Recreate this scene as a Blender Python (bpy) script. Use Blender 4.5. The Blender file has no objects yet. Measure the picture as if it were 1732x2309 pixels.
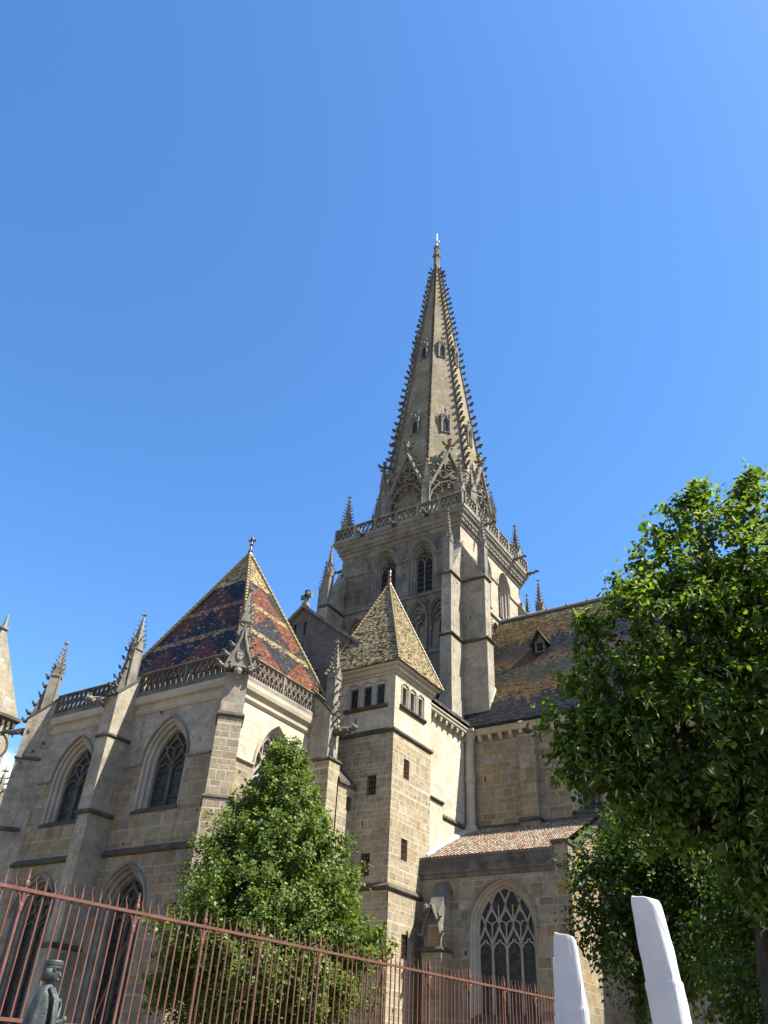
import bpy, math, random
import numpy as np
from mathutils import Vector, geometry
R = math.radians
random.seed(7)
rng = np.random.default_rng(7)
scene = bpy.context.scene
COL = scene.collection

# ------------------------------------------------------------------ camera, sky, sun, exposure
cam_d = bpy.data.cameras.new("camera")
cam = bpy.data.objects.new("camera", cam_d)
COL.objects.link(cam)
scene.camera = cam
cam_d.sensor_fit = 'VERTICAL'
cam_d.sensor_height = 36.0
cam_d.lens = 36.0 * 1792.4 / 2309.0
cam_d.clip_start = 0.1
cam_d.clip_end = 5000
cam.location = (0, 0, 1.6)
yaw, pitch, roll = R(33.949), R(35.537), R(3.275)
fw = Vector((-math.sin(yaw) * math.cos(pitch), math.cos(yaw) * math.cos(pitch), math.sin(pitch)))
rt = Vector((math.cos(yaw), math.sin(yaw), 0))
up = rt.cross(fw)
rt2 = math.cos(roll) * rt + math.sin(roll) * up
up2 = -math.sin(roll) * rt + math.cos(roll) * up
from mathutils import Matrix
cam.rotation_euler = Matrix((rt2, up2, -fw)).transposed().to_euler()

SUN_EL, SUN_AZ = R(53.5), R(14.5)          # azimuth measured from +X towards +Y
sdir = Vector((math.cos(SUN_EL) * math.cos(SUN_AZ), math.cos(SUN_EL) * math.sin(SUN_AZ), math.sin(SUN_EL)))
sl = bpy.data.lights.new("sun", 'SUN')
sl.energy = 5.0
sl.angle = R(0.53)
sl.color = (1.0, 0.94, 0.84)
so = bpy.data.objects.new("sun", sl)
COL.objects.link(so)
so.location = (60, 20, 90)
so.rotation_euler = sdir.to_track_quat('Z', 'Y').to_euler()

world = bpy.data.worlds.new("World")
scene.world = world
world.use_nodes = True
wn = world.node_tree
wn.nodes.clear()


def wnode(t, **kw):
    n = wn.nodes.new(t)
    for k, v in kw.items():
        setattr(n, k, v)
    return n


sky = wnode('ShaderNodeTexSky')
sky.sky_type = 'NISHITA'
sky.sun_disc = False
sky.sun_elevation = SUN_EL
sky.sun_rotation = R(90) - SUN_AZ
sky.altitude = 300
sky.air_density = 1.0
sky.dust_density = 0.6
sky.ozone_density = 2.0
hsv = wnode('ShaderNodeHueSaturation')
hsv.inputs['Saturation'].default_value = 1.18
hsv.inputs['Value'].default_value = 1.0
tint = wnode('ShaderNodeMix', data_type='RGBA', blend_type='MULTIPLY')
tint.inputs[0].default_value = 1.0
tint.inputs[7].default_value = (0.90, 0.965, 1.04, 1)
wn.links.new(sky.outputs[0], tint.inputs[6])
wn.links.new(tint.outputs[2], hsv.inputs['Color'])
# a bank of fair-weather cloud low over the horizon
tc = wnode('ShaderNodeTexCoord')
sep = wnode('ShaderNodeSeparateXYZ')
wn.links.new(tc.outputs['Generated'], sep.inputs[0])
mp = wnode('ShaderNodeMapping')
mp.inputs['Scale'].default_value = (5, 5, 9)
mp.inputs['Location'].default_value = (0.35, 0.1, 0.2)
wn.links.new(tc.outputs['Generated'], mp.inputs[0])
cn = wnode('ShaderNodeTexNoise')
cn.inputs['Scale'].default_value = 1.3
cn.inputs['Detail'].default_value = 9
cn.inputs['Roughness'].default_value = 0.55
wn.links.new(mp.outputs[0], cn.inputs['Vector'])
hz = wnode('ShaderNodeMapRange')
hz.inputs['From Min'].default_value = 0.17
hz.inputs['From Max'].default_value = 0.275
hz.inputs['To Min'].default_value = 0.42
hz.inputs['To Max'].default_value = -0.35
wn.links.new(sep.outputs['Z'], hz.inputs['Value'])
ad = wnode('ShaderNodeMath', operation='ADD')
wn.links.new(cn.outputs['Fac'], ad.inputs[0])
wn.links.new(hz.outputs[0], ad.inputs[1])
cm = wnode('ShaderNodeMapRange')
cm.inputs['From Min'].default_value = 0.52
cm.inputs['From Max'].default_value = 0.66
cd = wnode('ShaderNodeVectorMath', operation='DOT_PRODUCT')
cd.inputs[1].default_value = (-0.836, 0.490, 0.247)
wn.links.new(tc.outputs['Generated'], cd.inputs[0])
cb_ = wnode('ShaderNodeMapRange')
cb_.inputs['From Min'].default_value = 0.9950
cb_.inputs['From Max'].default_value = 0.9996
cb_.inputs['To Max'].default_value = 0.42
wn.links.new(cd.outputs['Value'], cb_.inputs['Value'])
ad2 = wnode('ShaderNodeMath', operation='ADD')
wn.links.new(ad.outputs[0], ad2.inputs[0])
wn.links.new(cb_.outputs[0], ad2.inputs[1])
wn.links.new(ad2.outputs[0], cm.inputs['Value'])
mixc = wnode('ShaderNodeMix', data_type='RGBA')
wn.links.new(cm.outputs[0], mixc.inputs[0])
wn.links.new(hsv.outputs[0], mixc.inputs[6])
mixc.inputs[7].default_value = (4.6, 4.7, 4.8, 1)
bg = wnode('ShaderNodeBackground')
bg.inputs['Strength'].default_value = 0.104
wn.links.new(mixc.outputs[2], bg.inputs['Color'])
wo = wnode('ShaderNodeOutputWorld')
wn.links.new(bg.outputs[0], wo.inputs['Surface'])

scene.view_settings.view_transform = 'Standard'
scene.view_settings.look = 'None'
scene.view_settings.exposure = 1.5
scene.view_settings.gamma = 1.0
scene.cycles.max_bounces = 6
scene.cycles.diffuse_bounces = 3
scene.cycles.glossy_bounces = 2
scene.cycles.transmission_bounces = 4


# ------------------------------------------------------------------ material helpers
class NT:
    def __init__(s, name):
        s.m = bpy.data.materials.new(name)
        s.m.use_nodes = True
        s.t = s.m.node_tree
        s.t.nodes.clear()
        s.out = s.t.nodes.new('ShaderNodeOutputMaterial')
        s.p = s.t.nodes.new('ShaderNodeBsdfPrincipled')
        s.t.links.new(s.p.outputs[0], s.out.inputs[0])

    def set(s, sock, v):
        if hasattr(v, 'is_linked') or isinstance(v, bpy.types.NodeSocket):
            s.t.links.new(v, sock)
        else:
            sock.default_value = v

    def n(s, typ, ins=None, **kw):
        n = s.t.nodes.new(typ)
        for k, v in kw.items():
            setattr(n, k, v)
        for k, v in (ins or {}).items():
            s.set(n.inputs[k], v)
        return n

    def m2(s, op, a, b=None, c=None):
        n = s.t.nodes.new('ShaderNodeMath')
        n.operation = op
        s.set(n.inputs[0], a)
        if b is not None:
            s.set(n.inputs[1], b)
        if c is not None:
            s.set(n.inputs[2], c)
        return n.outputs[0]

    def ramp(s, fac, stops, interp='LINEAR'):
        n = s.t.nodes.new('ShaderNodeValToRGB')
        n.color_ramp.interpolation = interp
        e = n.color_ramp.elements
        while len(e) < len(stops):
            e.new(0.5)
        for i, (p, c) in enumerate(stops):
            e[i].position = p
            e[i].color = (*c, 1)
        s.set(n.inputs[0], fac)
        return n.outputs[0]

    def mix(s, fac, a, b, blend='MIX'):
        n = s.t.nodes.new('ShaderNodeMix')
        n.data_type = 'RGBA'
        n.blend_type = blend
        s.set(n.inputs[0], fac)
        s.set(n.inputs[6], a)
        s.set(n.inputs[7], b)
        return n.outputs[2]

    def mr(s, v, a, b, c=0.0, d=1.0, smooth=False):
        n = s.t.nodes.new('ShaderNodeMapRange')
        if smooth:
            n.interpolation_type = 'SMOOTHSTEP'
        s.set(n.inputs[0], v)
        for i, x in enumerate((a, b, c, d)):
            s.set(n.inputs[i + 1], x)
        return n.outputs[0]

    def noise(s, vec, scale, detail=4, rough=0.55, out='Fac'):
        n = s.n('ShaderNodeTexNoise', {'Scale': scale, 'Detail': detail, 'Roughness': rough})
        s.t.links.new(vec, n.inputs['Vector'])
        return n.outputs[out]

    def obj(s):
        # world-space position of the surface: fixed to the place, the same from every viewpoint
        return s.n('ShaderNodeNewGeometry').outputs['Position']

    def cells(s, bw, bh, vary=0.6, warp=0.0):
        uv = s.n('ShaderNodeUVMap').outputs[0]
        sp = s.n('ShaderNodeSeparateXYZ', {0: uv})
        x, y = sp.outputs[0], sp.outputs[1]
        yy = s.m2('DIVIDE', y, bh)
        if warp:
            nz = s.n('ShaderNodeTexNoise', {'W': s.m2('MULTIPLY', y, 0.55 / bh), 'Scale': 1.0, 'Detail': 0.0}, noise_dimensions='1D').outputs[0]
            yy = s.m2('ADD', yy, s.m2('MULTIPLY', nz, warp))
        row = s.m2('FLOOR', yy)
        fy = s.m2('SUBTRACT', yy, row)
        rw = s.n('ShaderNodeTexWhiteNoise', {'W': row}, noise_dimensions='1D').outputs[0]
        bwr = s.m2('MULTIPLY', s.m2('MULTIPLY_ADD', rw, vary, 1 - vary / 2), bw)
        xx = s.m2('ADD', s.m2('DIVIDE', x, bwr), s.m2('MULTIPLY', rw, 17.3))
        col = s.m2('FLOOR', xx)
        fx = s.m2('SUBTRACT', xx, col)
        cv = s.n('ShaderNodeCombineXYZ', {0: col, 1: row, 2: 3.7}).outputs[0]
        wnz = s.n('ShaderNodeTexWhiteNoise', {'Vector': cv}, noise_dimensions='3D')
        dx = s.m2('MULTIPLY', s.m2('MINIMUM', fx, s.m2('SUBTRACT', 1.0, fx)), bwr)
        dy = s.m2('MULTIPLY', s.m2('MINIMUM', fy, s.m2('SUBTRACT', 1.0, fy)), bh)
        return dict(x=x, y=y, fx=fx, fy=fy, val=wnz.outputs[0], col=wnz.outputs[1], d=s.m2('MINIMUM', dx, dy), uv=uv)

    def fin(s, color, rough=0.9, spec=0.2, bump=None, bs=0.3, bd=0.02, k=0.66):
        if k != 1.0:
            color = s.mix(1.0, color, (k, k, k, 1), 'MULTIPLY')
        s.set(s.p.inputs['Base Color'], color)
        s.set(s.p.inputs['Roughness'], rough)
        s.p.inputs['Specular IOR Level'].default_value = spec
        if bump is not None:
            b = s.n('ShaderNodeBump', {'Strength': bs, 'Distance': bd, 'Height': bump})
            s.t.links.new(b.outputs[0], s.p.inputs['Normal'])
        return s.m


def ashlar(name, cols, bw=0.75, bh=0.36, mortar=(0.5, 0.45, 0.36), mstr=0.7, soot=0.3, sootcol=(0.07, 0.065, 0.06), streak=0.35, lichen=0.0, mw=0.03, tint=0.25, k=0.68):
    s = NT(name)
    c = s.cells(bw, bh, 0.8, 1.1)
    P = s.obj()
    base = s.ramp(c['val'], [(i / (len(cols) - 1), k) for i, k in enumerate(cols)])
    big = s.noise(P, 0.35, 5)
    base = s.mix(s.mr(big, 0.3, 0.75, 0, tint), base, (0.26, 0.20, 0.12, 1))
    fine = s.noise(P, 7.0, 7, 0.72)
    base = s.mix(1.0, base, s.ramp(fine, [(0.25, (0.62, 0.60, 0.57)), (0.75, (1.18, 1.18, 1.16))]), 'MULTIPLY')
    mot = s.noise(s.n('ShaderNodeVectorMath', {0: P, 1: s.n('ShaderNodeVectorMath', {0: c['col'], 'Scale': 30.0}, operation='SCALE').outputs[0]}, operation='ADD').outputs[0], 2.3, 4, 0.6)
    base = s.mix(1.0, base, s.ramp(mot, [(0.3, (0.80, 0.79, 0.77)), (0.7, (1.14, 1.14, 1.15))]), 'MULTIPLY')
    wob = s.m2('MULTIPLY', s.m2('SUBTRACT', s.noise(P, 3.5, 3), 0.5), mw * 0.9)
    mort = s.mr(s.m2('ADD', c['d'], wob), 0.0, mw, 1, 0, True)
    mf = s.m2('MULTIPLY', mort, s.mr(s.noise(P, 1.1, 3), 0.35, 0.6, 0.25 * mstr, mstr))
    base = s.mix(mf, base, (*mortar, 1))
    # rain streaks and soot: stains with a shape of their own
    mp_ = s.n('ShaderNodeMapping', {0: c['uv'], 'Scale': (2.2, 0.16, 1)}).outputs[0]
    st = s.mr(s.noise(mp_, 1.0, 5, 0.6), 0.52, 0.78, 0, streak)
    base = s.mix(st, base, (*sootcol, 1))
    so_ = s.mr(s.noise(P, 0.55, 7, 0.62), 0.45, 0.72, 0, soot)
    base = s.mix(so_, base, (*sootcol, 1))
    if lichen:
        li = s.mr(s.noise(P, 0.8, 8, 0.7), 0.48, 0.66, 0, lichen)
        base = s.mix(li, base, (0.27, 0.22, 0.07, 1))
    sc_ = s.n('ShaderNodeSeparateXYZ', {0: c['col']})
    hole = s.m2('MULTIPLY', s.m2('GREATER_THAN', sc_.outputs[1], 0.972), s.m2('MULTIPLY', s.m2('LESS_THAN', s.m2('ABSOLUTE', s.m2('SUBTRACT', c['fx'], 0.25)), 0.09), s.m2('LESS_THAN', s.m2('ABSOLUTE', s.m2('SUBTRACT', c['fy'], 0.66)), 0.2)))
    base = s.mix(s.m2('MULTIPLY', hole, 0.85), base, (0.03, 0.026, 0.022, 1))
    h = s.m2('ADD', s.m2('MULTIPLY', mort, -1.0), s.m2('ADD', s.m2('MULTIPLY', fine, 0.8), s.m2('MULTIPLY', c['val'], 0.3)))
    return s.fin(base, 0.92, 0.15, h, 0.4, 0.018, k)


WARM = [(0.30, 0.225, 0.13), (0.38, 0.315, 0.21), (0.45, 0.375, 0.255), (0.24, 0.21, 0.155), (0.47, 0.405, 0.285), (0.31, 0.285, 0.225), (0.42, 0.285, 0.135), (0.36, 0.29, 0.185)]
TURR = [(0.36, 0.28, 0.165), (0.42, 0.355, 0.24), (0.46, 0.385, 0.255), (0.33, 0.29, 0.205), (0.50, 0.435, 0.31), (0.44, 0.35, 0.195)]
PALE = [(0.47, 0.42, 0.315), (0.52, 0.47, 0.365), (0.42, 0.38, 0.295), (0.55, 0.50, 0.40), (0.49, 0.425, 0.30)]
GREY = [(0.35, 0.315, 0.24), (0.38, 0.335, 0.255), (0.30, 0.275, 0.215), (0.41, 0.36, 0.27)]
SPIRE = [(0.36, 0.33, 0.25), (0.42, 0.38, 0.28), (0.31, 0.285, 0.215), (0.39, 0.34, 0.235)]
M = {}
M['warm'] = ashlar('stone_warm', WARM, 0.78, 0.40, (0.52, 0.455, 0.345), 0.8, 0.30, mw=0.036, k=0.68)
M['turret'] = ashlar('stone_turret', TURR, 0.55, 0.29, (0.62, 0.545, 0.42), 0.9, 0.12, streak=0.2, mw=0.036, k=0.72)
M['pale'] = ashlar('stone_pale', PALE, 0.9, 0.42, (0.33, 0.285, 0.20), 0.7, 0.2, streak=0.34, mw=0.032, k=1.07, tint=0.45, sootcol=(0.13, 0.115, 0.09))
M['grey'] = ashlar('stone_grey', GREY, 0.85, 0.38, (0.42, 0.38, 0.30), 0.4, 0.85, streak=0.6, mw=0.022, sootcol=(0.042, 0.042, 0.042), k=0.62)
M['buttress'] = ashlar('stone_buttress', [(0.35, 0.325, 0.265), (0.40, 0.365, 0.285), (0.31, 0.29, 0.24), (0.38, 0.345, 0.265), (0.42, 0.355, 0.235)], 0.8, 0.42, (0.45, 0.41, 0.33), 0.45, 0.55, streak=0.45, mw=0.022, k=0.88)
M['spire'] = ashlar('stone_spire', SPIRE, 0.7, 0.34, (0.17, 0.155, 0.11), 0.5, 0.5, streak=0.5, lichen=0.9, mw=0.035, k=0.70)
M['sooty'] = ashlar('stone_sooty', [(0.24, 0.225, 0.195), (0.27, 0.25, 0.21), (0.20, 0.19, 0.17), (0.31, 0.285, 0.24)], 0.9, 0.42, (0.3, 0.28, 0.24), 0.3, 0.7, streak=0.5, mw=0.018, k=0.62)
M['tower_lit'] = ashlar('stone_tower_sunlit', [(0.42, 0.38, 0.295), (0.46, 0.41, 0.315), (0.38, 0.345, 0.27), (0.48, 0.43, 0.33)], 0.85, 0.38, (0.36, 0.33, 0.26), 0.3, 0.22, streak=0.28, mw=0.018, k=0.95)  # brighter copy of the tower stone for the sunlit face, light put into colour
M['pale_grey'] = ashlar('stone_pale_shaded', [(0.41, 0.38, 0.315), (0.44, 0.41, 0.335), (0.37, 0.345, 0.29), (0.46, 0.42, 0.34), (0.40, 0.36, 0.285)], 0.9, 0.42, (0.33, 0.30, 0.24), 0.5, 0.42, streak=0.5, mw=0.026, k=0.84, tint=0.3)  # pale stone copy for the shaded chapel front: shade in colour, more staining
M['far'] = ashlar('stone_far_turret', PALE, 0.7, 0.42, (0.3, 0.28, 0.22), 0.5, 0.5, streak=0.5, lichen=0.15, k=0.6)


def plain(name, c1, c2, scale=3.0, rough=0.9, spec=0.2, dark=0.4, darkcol=(0.05, 0.048, 0.045), bs=0.4, k=0.66):
    s = NT(name)
    P = s.obj()
    f = s.noise(P, scale, 6, 0.6)
    b = s.ramp(f, [(0.3, c1), (0.7, c2)])
    d = s.mr(s.noise(P, scale * 0.45, 7, 0.65), 0.42, 0.7, 0, dark)
    b = s.mix(d, b, (*darkcol, 1))
    return s.fin(b, rough, spec, s.noise(P, scale * 5, 5), bs, 0.02, k)


M['carved'] = plain('stone_carved', (0.24, 0.22, 0.175), (0.36, 0.33, 0.26), 2.5, dark=0.55)
M['carved_dark'] = plain('stone_carved_sooty_shaded', (0.13, 0.12, 0.10), (0.25, 0.225, 0.175), 2.5, dark=0.6)  # sooty carving; also serves as painted shade on the chapel front
M['mould'] = plain('stone_moulding', (0.36, 0.32, 0.24), (0.48, 0.42, 0.30), 1.2, dark=0.28, k=0.85)
M['drip'] = plain('stone_drip_moss', (0.065, 0.057, 0.043), (0.165, 0.145, 0.108), 2.0, dark=0.5)
M['tracery'] = plain('stone_tracery', (0.30, 0.275, 0.21), (0.42, 0.38, 0.29), 1.5, dark=0.18, k=0.85)
M['lead'] = plain('lead_sheet', (0.22, 0.25, 0.25), (0.34, 0.38, 0.37), 2.0, rough=0.55, spec=0.5, dark=0.2)
M['lime'] = plain('lime_mortar', (0.55, 0.53, 0.48), (0.7, 0.67, 0.6), 3.0, dark=0.1)
M['rust'] = plain('iron_red_paint', (0.15, 0.06, 0.038), (0.225, 0.098, 0.066), 5.0, rough=0.6, spec=0.35, dark=0.3, darkcol=(0.055, 0.024, 0.018), bs=0.2)
M['bronze'] = plain('bronze_patina', (0.035, 0.044, 0.044), (0.105, 0.128, 0.122), 9.0, rough=0.5, spec=0.45, dark=0.65, darkcol=(0.035, 0.045, 0.05))
M['iron'] = plain('dark_iron', (0.03, 0.03, 0.032), (0.06, 0.058, 0.055), 8.0, rough=0.6, dark=0.1)
M['finial_red'] = plain('finial_red_glaze', (0.30, 0.035, 0.025), (0.40, 0.07, 0.05), 6.0, rough=0.3, spec=0.5, dark=0.2)
M['finial_brown'] = plain('finial_brown_glaze', (0.10, 0.03, 0.035), (0.18, 0.07, 0.06), 6.0, rough=0.3, spec=0.5, dark=0.2)
M['bark'] = plain('bark', (0.05, 0.042, 0.033), (0.11, 0.095, 0.075), 9.0, dark=0.4, darkcol=(0.02, 0.018, 0.015), bs=0.9)
M['wood_dark'] = plain('louvre_wood', (0.035, 0.028, 0.024), (0.075, 0.055, 0.045), 4.0, dark=0.3, darkcol=(0.015, 0.013, 0.012))
M['ground'] = plain('paving_sand', (0.175, 0.135, 0.09), (0.22, 0.175, 0.12), 0.8, dark=0.15, darkcol=(0.08, 0.07, 0.06))
s = NT('metal_bright')
s.p.inputs['Metallic'].default_value = 0.9
M['metal'] = s.fin((0.30, 0.31, 0.33, 1), 0.55, 0.4, k=1.0)


def glass_mat():
    s = NT('leaded_glass')
    c = s.cells(0.14, 0.14, 0.02)
    P = s.obj()
    lead = s.mr(c['d'], 0.004, 0.009, 1, 0)
    b = s.ramp(c['val'], [(0, (0.016, 0.019, 0.019)), (1, (0.055, 0.062, 0.062))])
    b = s.mix(s.mr(s.noise(P, 2.0, 5), 0.45, 0.7, 0, 0.5), b, (0.045, 0.045, 0.042, 1))
    b = s.mix(lead, b, (0.02, 0.02, 0.02, 1))
    g = s.n('ShaderNodeNewGeometry')
    off = s.n('ShaderNodeVectorMath', {0: c['col'], 1: (0.5, 0.5, 0.5)}, operation='SUBTRACT').outputs[0]
    off = s.n('ShaderNodeVectorMath', {0: off, 'Scale': 0.06}, operation='SCALE').outputs[0]
    nn = s.n('ShaderNodeVectorMath', {0: g.outputs['Normal'], 1: off}, operation='ADD').outputs[0]
    nn = s.n('ShaderNodeVectorMath', {0: nn}, operation='NORMALIZE').outputs[0]
    s.t.links.new(nn, s.p.inputs['Normal'])
    return s.fin(b, 0.3, 0.16)


M['glass'] = glass_mat()


def tile_mat(name, colour_fn, tw=0.16, th=0.07, rough=0.36, spec=0.3, jitter=0.24, var=0.5, edge=0.6):
    """Flat glazed tiles in courses; colour_fn(s, x, y, z, cells) gives the glaze colour."""
    s = NT(name)
    c = s.cells(tw, th, 0.02)
    # stagger and randomise each tile
    P = s.obj()
    sp = s.n('ShaderNodeSeparateXYZ', {0: P})
    col = colour_fn(s, sp.outputs[0], sp.outputs[1], sp.outputs[2], c)
    v = s.ramp(c['val'], [(0, (1 - var,) * 3), (0.85, (1 + var * 0.4,) * 3), (1.0, (1 + var,) * 3)])
    col = s.mix(1.0, col, v, 'MULTIPLY')
    # overlap shadow of each course painted into the colour, plus dark joints between tiles
    shade_gap = s.m2('MAXIMUM', s.mr(c['fy'], 0.0, 0.16, 1, 0), s.mr(s.m2('MINIMUM', c['fx'], s.m2('SUBTRACT', 1.0, c['fx'])), 0.0, 0.05, 0.7, 0))
    col = s.mix(s.m2('MULTIPLY', shade_gap, edge), col, (0.03, 0.026, 0.022, 1))
    g = s.n('ShaderNodeNewGeometry')
    off = s.n('ShaderNodeVectorMath', {0: c['col'], 1: (0.5, 0.5, 0.5)}, operation='SUBTRACT').outputs[0]
    off = s.n('ShaderNodeVectorMath', {0: off, 'Scale': jitter}, operation='SCALE').outputs[0]
    nn = s.n('ShaderNodeVectorMath', {0: g.outputs['Normal'], 1: off}, operation='ADD').outputs[0]
    nn = s.n('ShaderNodeVectorMath', {0: nn}, operation='NORMALIZE').outputs[0]
    s.t.links.new(nn, s.p.inputs['Normal'])
    return s.fin(col, rough, spec)


def tri_wave(s, u, period, phase):
    t = s.m2('ADD', s.m2('DIVIDE', u, period), phase)
    f = s.m2('SUBTRACT', t, s.m2('FLOOR', t))
    return s.m2('MULTIPLY', s.m2('ABSOLUTE', s.m2('SUBTRACT', f, 0.5)), 2.0)      # 1 at the ends, 0 mid


NAVY, SLATE, RED, OCH, CREAM = (0.017, 0.017, 0.027, 1), (0.032, 0.032, 0.036, 1), (0.20, 0.05, 0.026, 1), (0.34, 0.215, 0.06, 1), (0.36, 0.275, 0.12, 1)


def poly_col(axis, shade_red, dark, cream=CREAM):
    def fn(s, x, y, z, c):
        u = y if axis == 'y' else x
        jit = s.m2('MULTIPLY', s.m2('SUBTRACT', c['val'], 0.5), 0.10)
        zz = s.m2('ADD', z, jit)
        if axis == 'y':
            pr = [(3.5, 0.36, 1), (3.5, 0.25, 0), (3.5, 0.60, 1)]
        else:
            pr = [(3.3, 0.30, 1), (3.6, 0.54, 0), (2.96, 0.07, 1)]
        bands = [(22.15, 23.65), (20.25, 21.85), (18.3, 19.95)]
        out = None
        for (b0, b1), (per, ph, red_up) in zip(bands, pr):
            h = s.mr(zz, b0, b1, 0, 1)
            t = tri_wave(s, u, per, ph)                       # 0 at triangle axis
            inside = s.m2('GREATER_THAN', s.m2('SUBTRACT', 1.0, t), s.m2('MULTIPLY', h, 0.98))
            a, b = (shade_red, dark) if red_up else (dark, shade_red)
            cc = s.mix(inside, b, a)
            if out is None:
                out = cc
            else:
                out = s.mix(s.m2('LESS_THAN', zz, b1 + 0.02), out, cc)
        for b0, b1 in ((21.85, 22.12), (19.95, 20.25)):
            st = s.m2('MULTIPLY', s.m2('GREATER_THAN', zz, b0), s.m2('LESS_THAN', zz, b1))
            out = s.mix(s.m2('MULTIPLY', st, s.mr(c['val'], 0.1, 0.3, 0.55, 1)), out, cream)
        # weathered and replaced tiles scattered through the pattern
        s3 = s.n('ShaderNodeSeparateXYZ', {0: c['col']})
        out = s.mix(s.m2('MULTIPLY', s.m2('GREATER_THAN', s3.outputs[1], 0.86), 0.75), out, (0.06, 0.035, 0.028, 1))
        out = s.mix(s.m2('MULTIPLY', s.m2('GREATER_THAN', s3.outputs[2], 0.95), 0.6), out, (0.30, 0.20, 0.10, 1))
        out = s.mix(s.mr(s.noise(s.obj(), 1.6, 5), 0.45, 0.75, 0, 0.5), out, (0.045, 0.035, 0.03, 1))
        spd = s.m2('GREATER_THAN', c['val'], 0.3)
        top = s.m2('GREATER_THAN', zz, 23.65)
        out = s.mix(top, out, s.mix(spd, (0.16, 0.095, 0.045, 1), CREAM))
        return out
    return fn


M['roof_poly_y'] = tile_mat('glazed_tiles_chapel_flank', poly_col('y', (0.20, 0.062, 0.022, 1), SLATE), spec=0.25, rough=0.33)
M['roof_poly_x'] = tile_mat('glazed_tiles_chapel_front', poly_col('x', (0.080, 0.029, 0.019, 1), NAVY, (0.23, 0.165, 0.075, 1)), rough=0.34, spec=0.10)  # darker copy of the flank tiles for the shaded slope, shade in the colour


def turret_col(s, x, y, z, c):
    return s.ramp(c['val'], [(0.0, (0.10, 0.06, 0.026)), (0.25, (0.17, 0.11, 0.04)), (0.38, (0.30, 0.235, 0.10)), (0.72, (0.38, 0.31, 0.15)), (0.9, (0.23, 0.20, 0.09)), (1.0, (0.5, 0.44, 0.27))], 'CONSTANT')


M['roof_turret'] = tile_mat('glazed_tiles_turret', turret_col, 0.16, 0.066, var=0.5, spec=0.2)


def nave_col(s, x, y, z, c):
    P = s.obj()
    w = s.noise(s.n('ShaderNodeMapping', {0: P, 'Scale': (0.42, 0.0, 0.0)}).outputs[0], 1.0, 2, 0.5)
    w2 = s.noise(P, 2.2, 4, 0.6)
    zz = s.m2('ADD', s.m2('ADD', z, s.m2('MULTIPLY', s.m2('SUBTRACT', w, 0.5), 3.4)), s.m2('ADD', s.m2('MULTIPLY', s.m2('SUBTRACT', w2, 0.5), 1.2), s.m2('MULTIPLY', s.m2('SUBTRACT', c['val'], 0.5), 0.9)))
    f = s.mr(zz, 18.0, 30.0, 0, 1)
    sl_, go, te = (0.024, 0.025, 0.029), (0.105, 0.066, 0.026), (0.044, 0.048, 0.038)
    k = lambda zv: (zv - 18.0) / 12.0
    b = s.ramp(f, [(0, sl_), (k(21.1), go), (k(22.5), te), (k(24.0), (0.09, 0.058, 0.026)), (k(24.7), sl_), (k(26.5), go), (k(28.5), (0.12, 0.10, 0.05))], 'CONSTANT')
    b = s.mix(s.mr(w2, 0.5, 0.75, 0, 0.3), b, (0.05, 0.05, 0.045, 1))
    return b


M['roof_nave'] = tile_mat('glazed_tiles_nave', nave_col, 0.2, 0.09, rough=0.4, spec=0.16, var=0.6, jitter=0.16)


def slate_col(s, x, y, z, c):
    return s.ramp(c['val'], [(0, (0.05, 0.05, 0.055)), (1, (0.10, 0.098, 0.095))])


M['slate'] = tile_mat('slate', slate_col, 0.25, 0.16, rough=0.5, var=0.3)


def canal_col(s, x, y, z, c):
    return s.ramp(c['val'], [(0.0, (0.33, 0.13, 0.07)), (0.10, (0.33, 0.21, 0.13)), (0.3, (0.40, 0.33, 0.235)), (0.55, (0.23, 0.18, 0.13)), (0.75, (0.45, 0.385, 0.29)), (1.0, (0.2, 0.18, 0.14))], 'CONSTANT')


def canal_mat():
    s = NT('clay_canal_tiles')
    c = s.cells(0.19, 0.21, 0.0)
    col = canal_col(s, None, None, None, c)
    P = s.obj()
    col = s.mix(s.mr(s.noise(P, 4, 5), 0.5, 0.75, 0, 0.5), col, (0.10, 0.09, 0.075, 1))
    return s.fin(col, 0.85, 0.2, s.noise(P, 20, 4), 0.3, 0.01)


M['canal'] = canal_mat()


def hip_mat():
    s = NT('hip_tiles_yellow')
    P = s.obj()
    return s.fin(s.ramp(s.noise(P, 5, 3), [(0.3, (0.27, 0.20, 0.075)), (0.7, (0.38, 0.31, 0.15))]), 0.4, 0.35)


M['hip'] = hip_mat()


def cloth_mat():
    s = NT('white_canvas')
    P = s.obj()
    return s.fin(s.ramp(s.noise(P, 2.5, 5), [(0.3, (0.56, 0.555, 0.56)), (0.55, (0.66, 0.655, 0.655)), (0.8, (0.69, 0.685, 0.68))]), 0.85, 0.15, s.noise(s.n('ShaderNodeMapping', {0: P, 'Scale': (9, 9, 3.5)}).outputs[0], 1.0, 6, 0.6), 0.6, 0.02, k=0.88)


M['canvas'] = cloth_mat()
_t = M['canvas'].node_tree
_p = [n for n in _t.nodes if n.type == 'BSDF_PRINCIPLED'][0]
_o = [n for n in _t.nodes if n.type == 'OUTPUT_MATERIAL'][0]
_tr = _t.nodes.new('ShaderNodeBsdfTranslucent')
_tr.inputs['Color'].default_value = (0.62, 0.62, 0.64, 1)
_m = _t.nodes.new('ShaderNodeMixShader')
_m.inputs[0].default_value = 0.22
_t.links.new(_p.outputs[0], _m.inputs[1])
_t.links.new(_tr.outputs[0], _m.inputs[2])
_t.links.new(_m.outputs[0], _o.inputs['Surface'])


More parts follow.
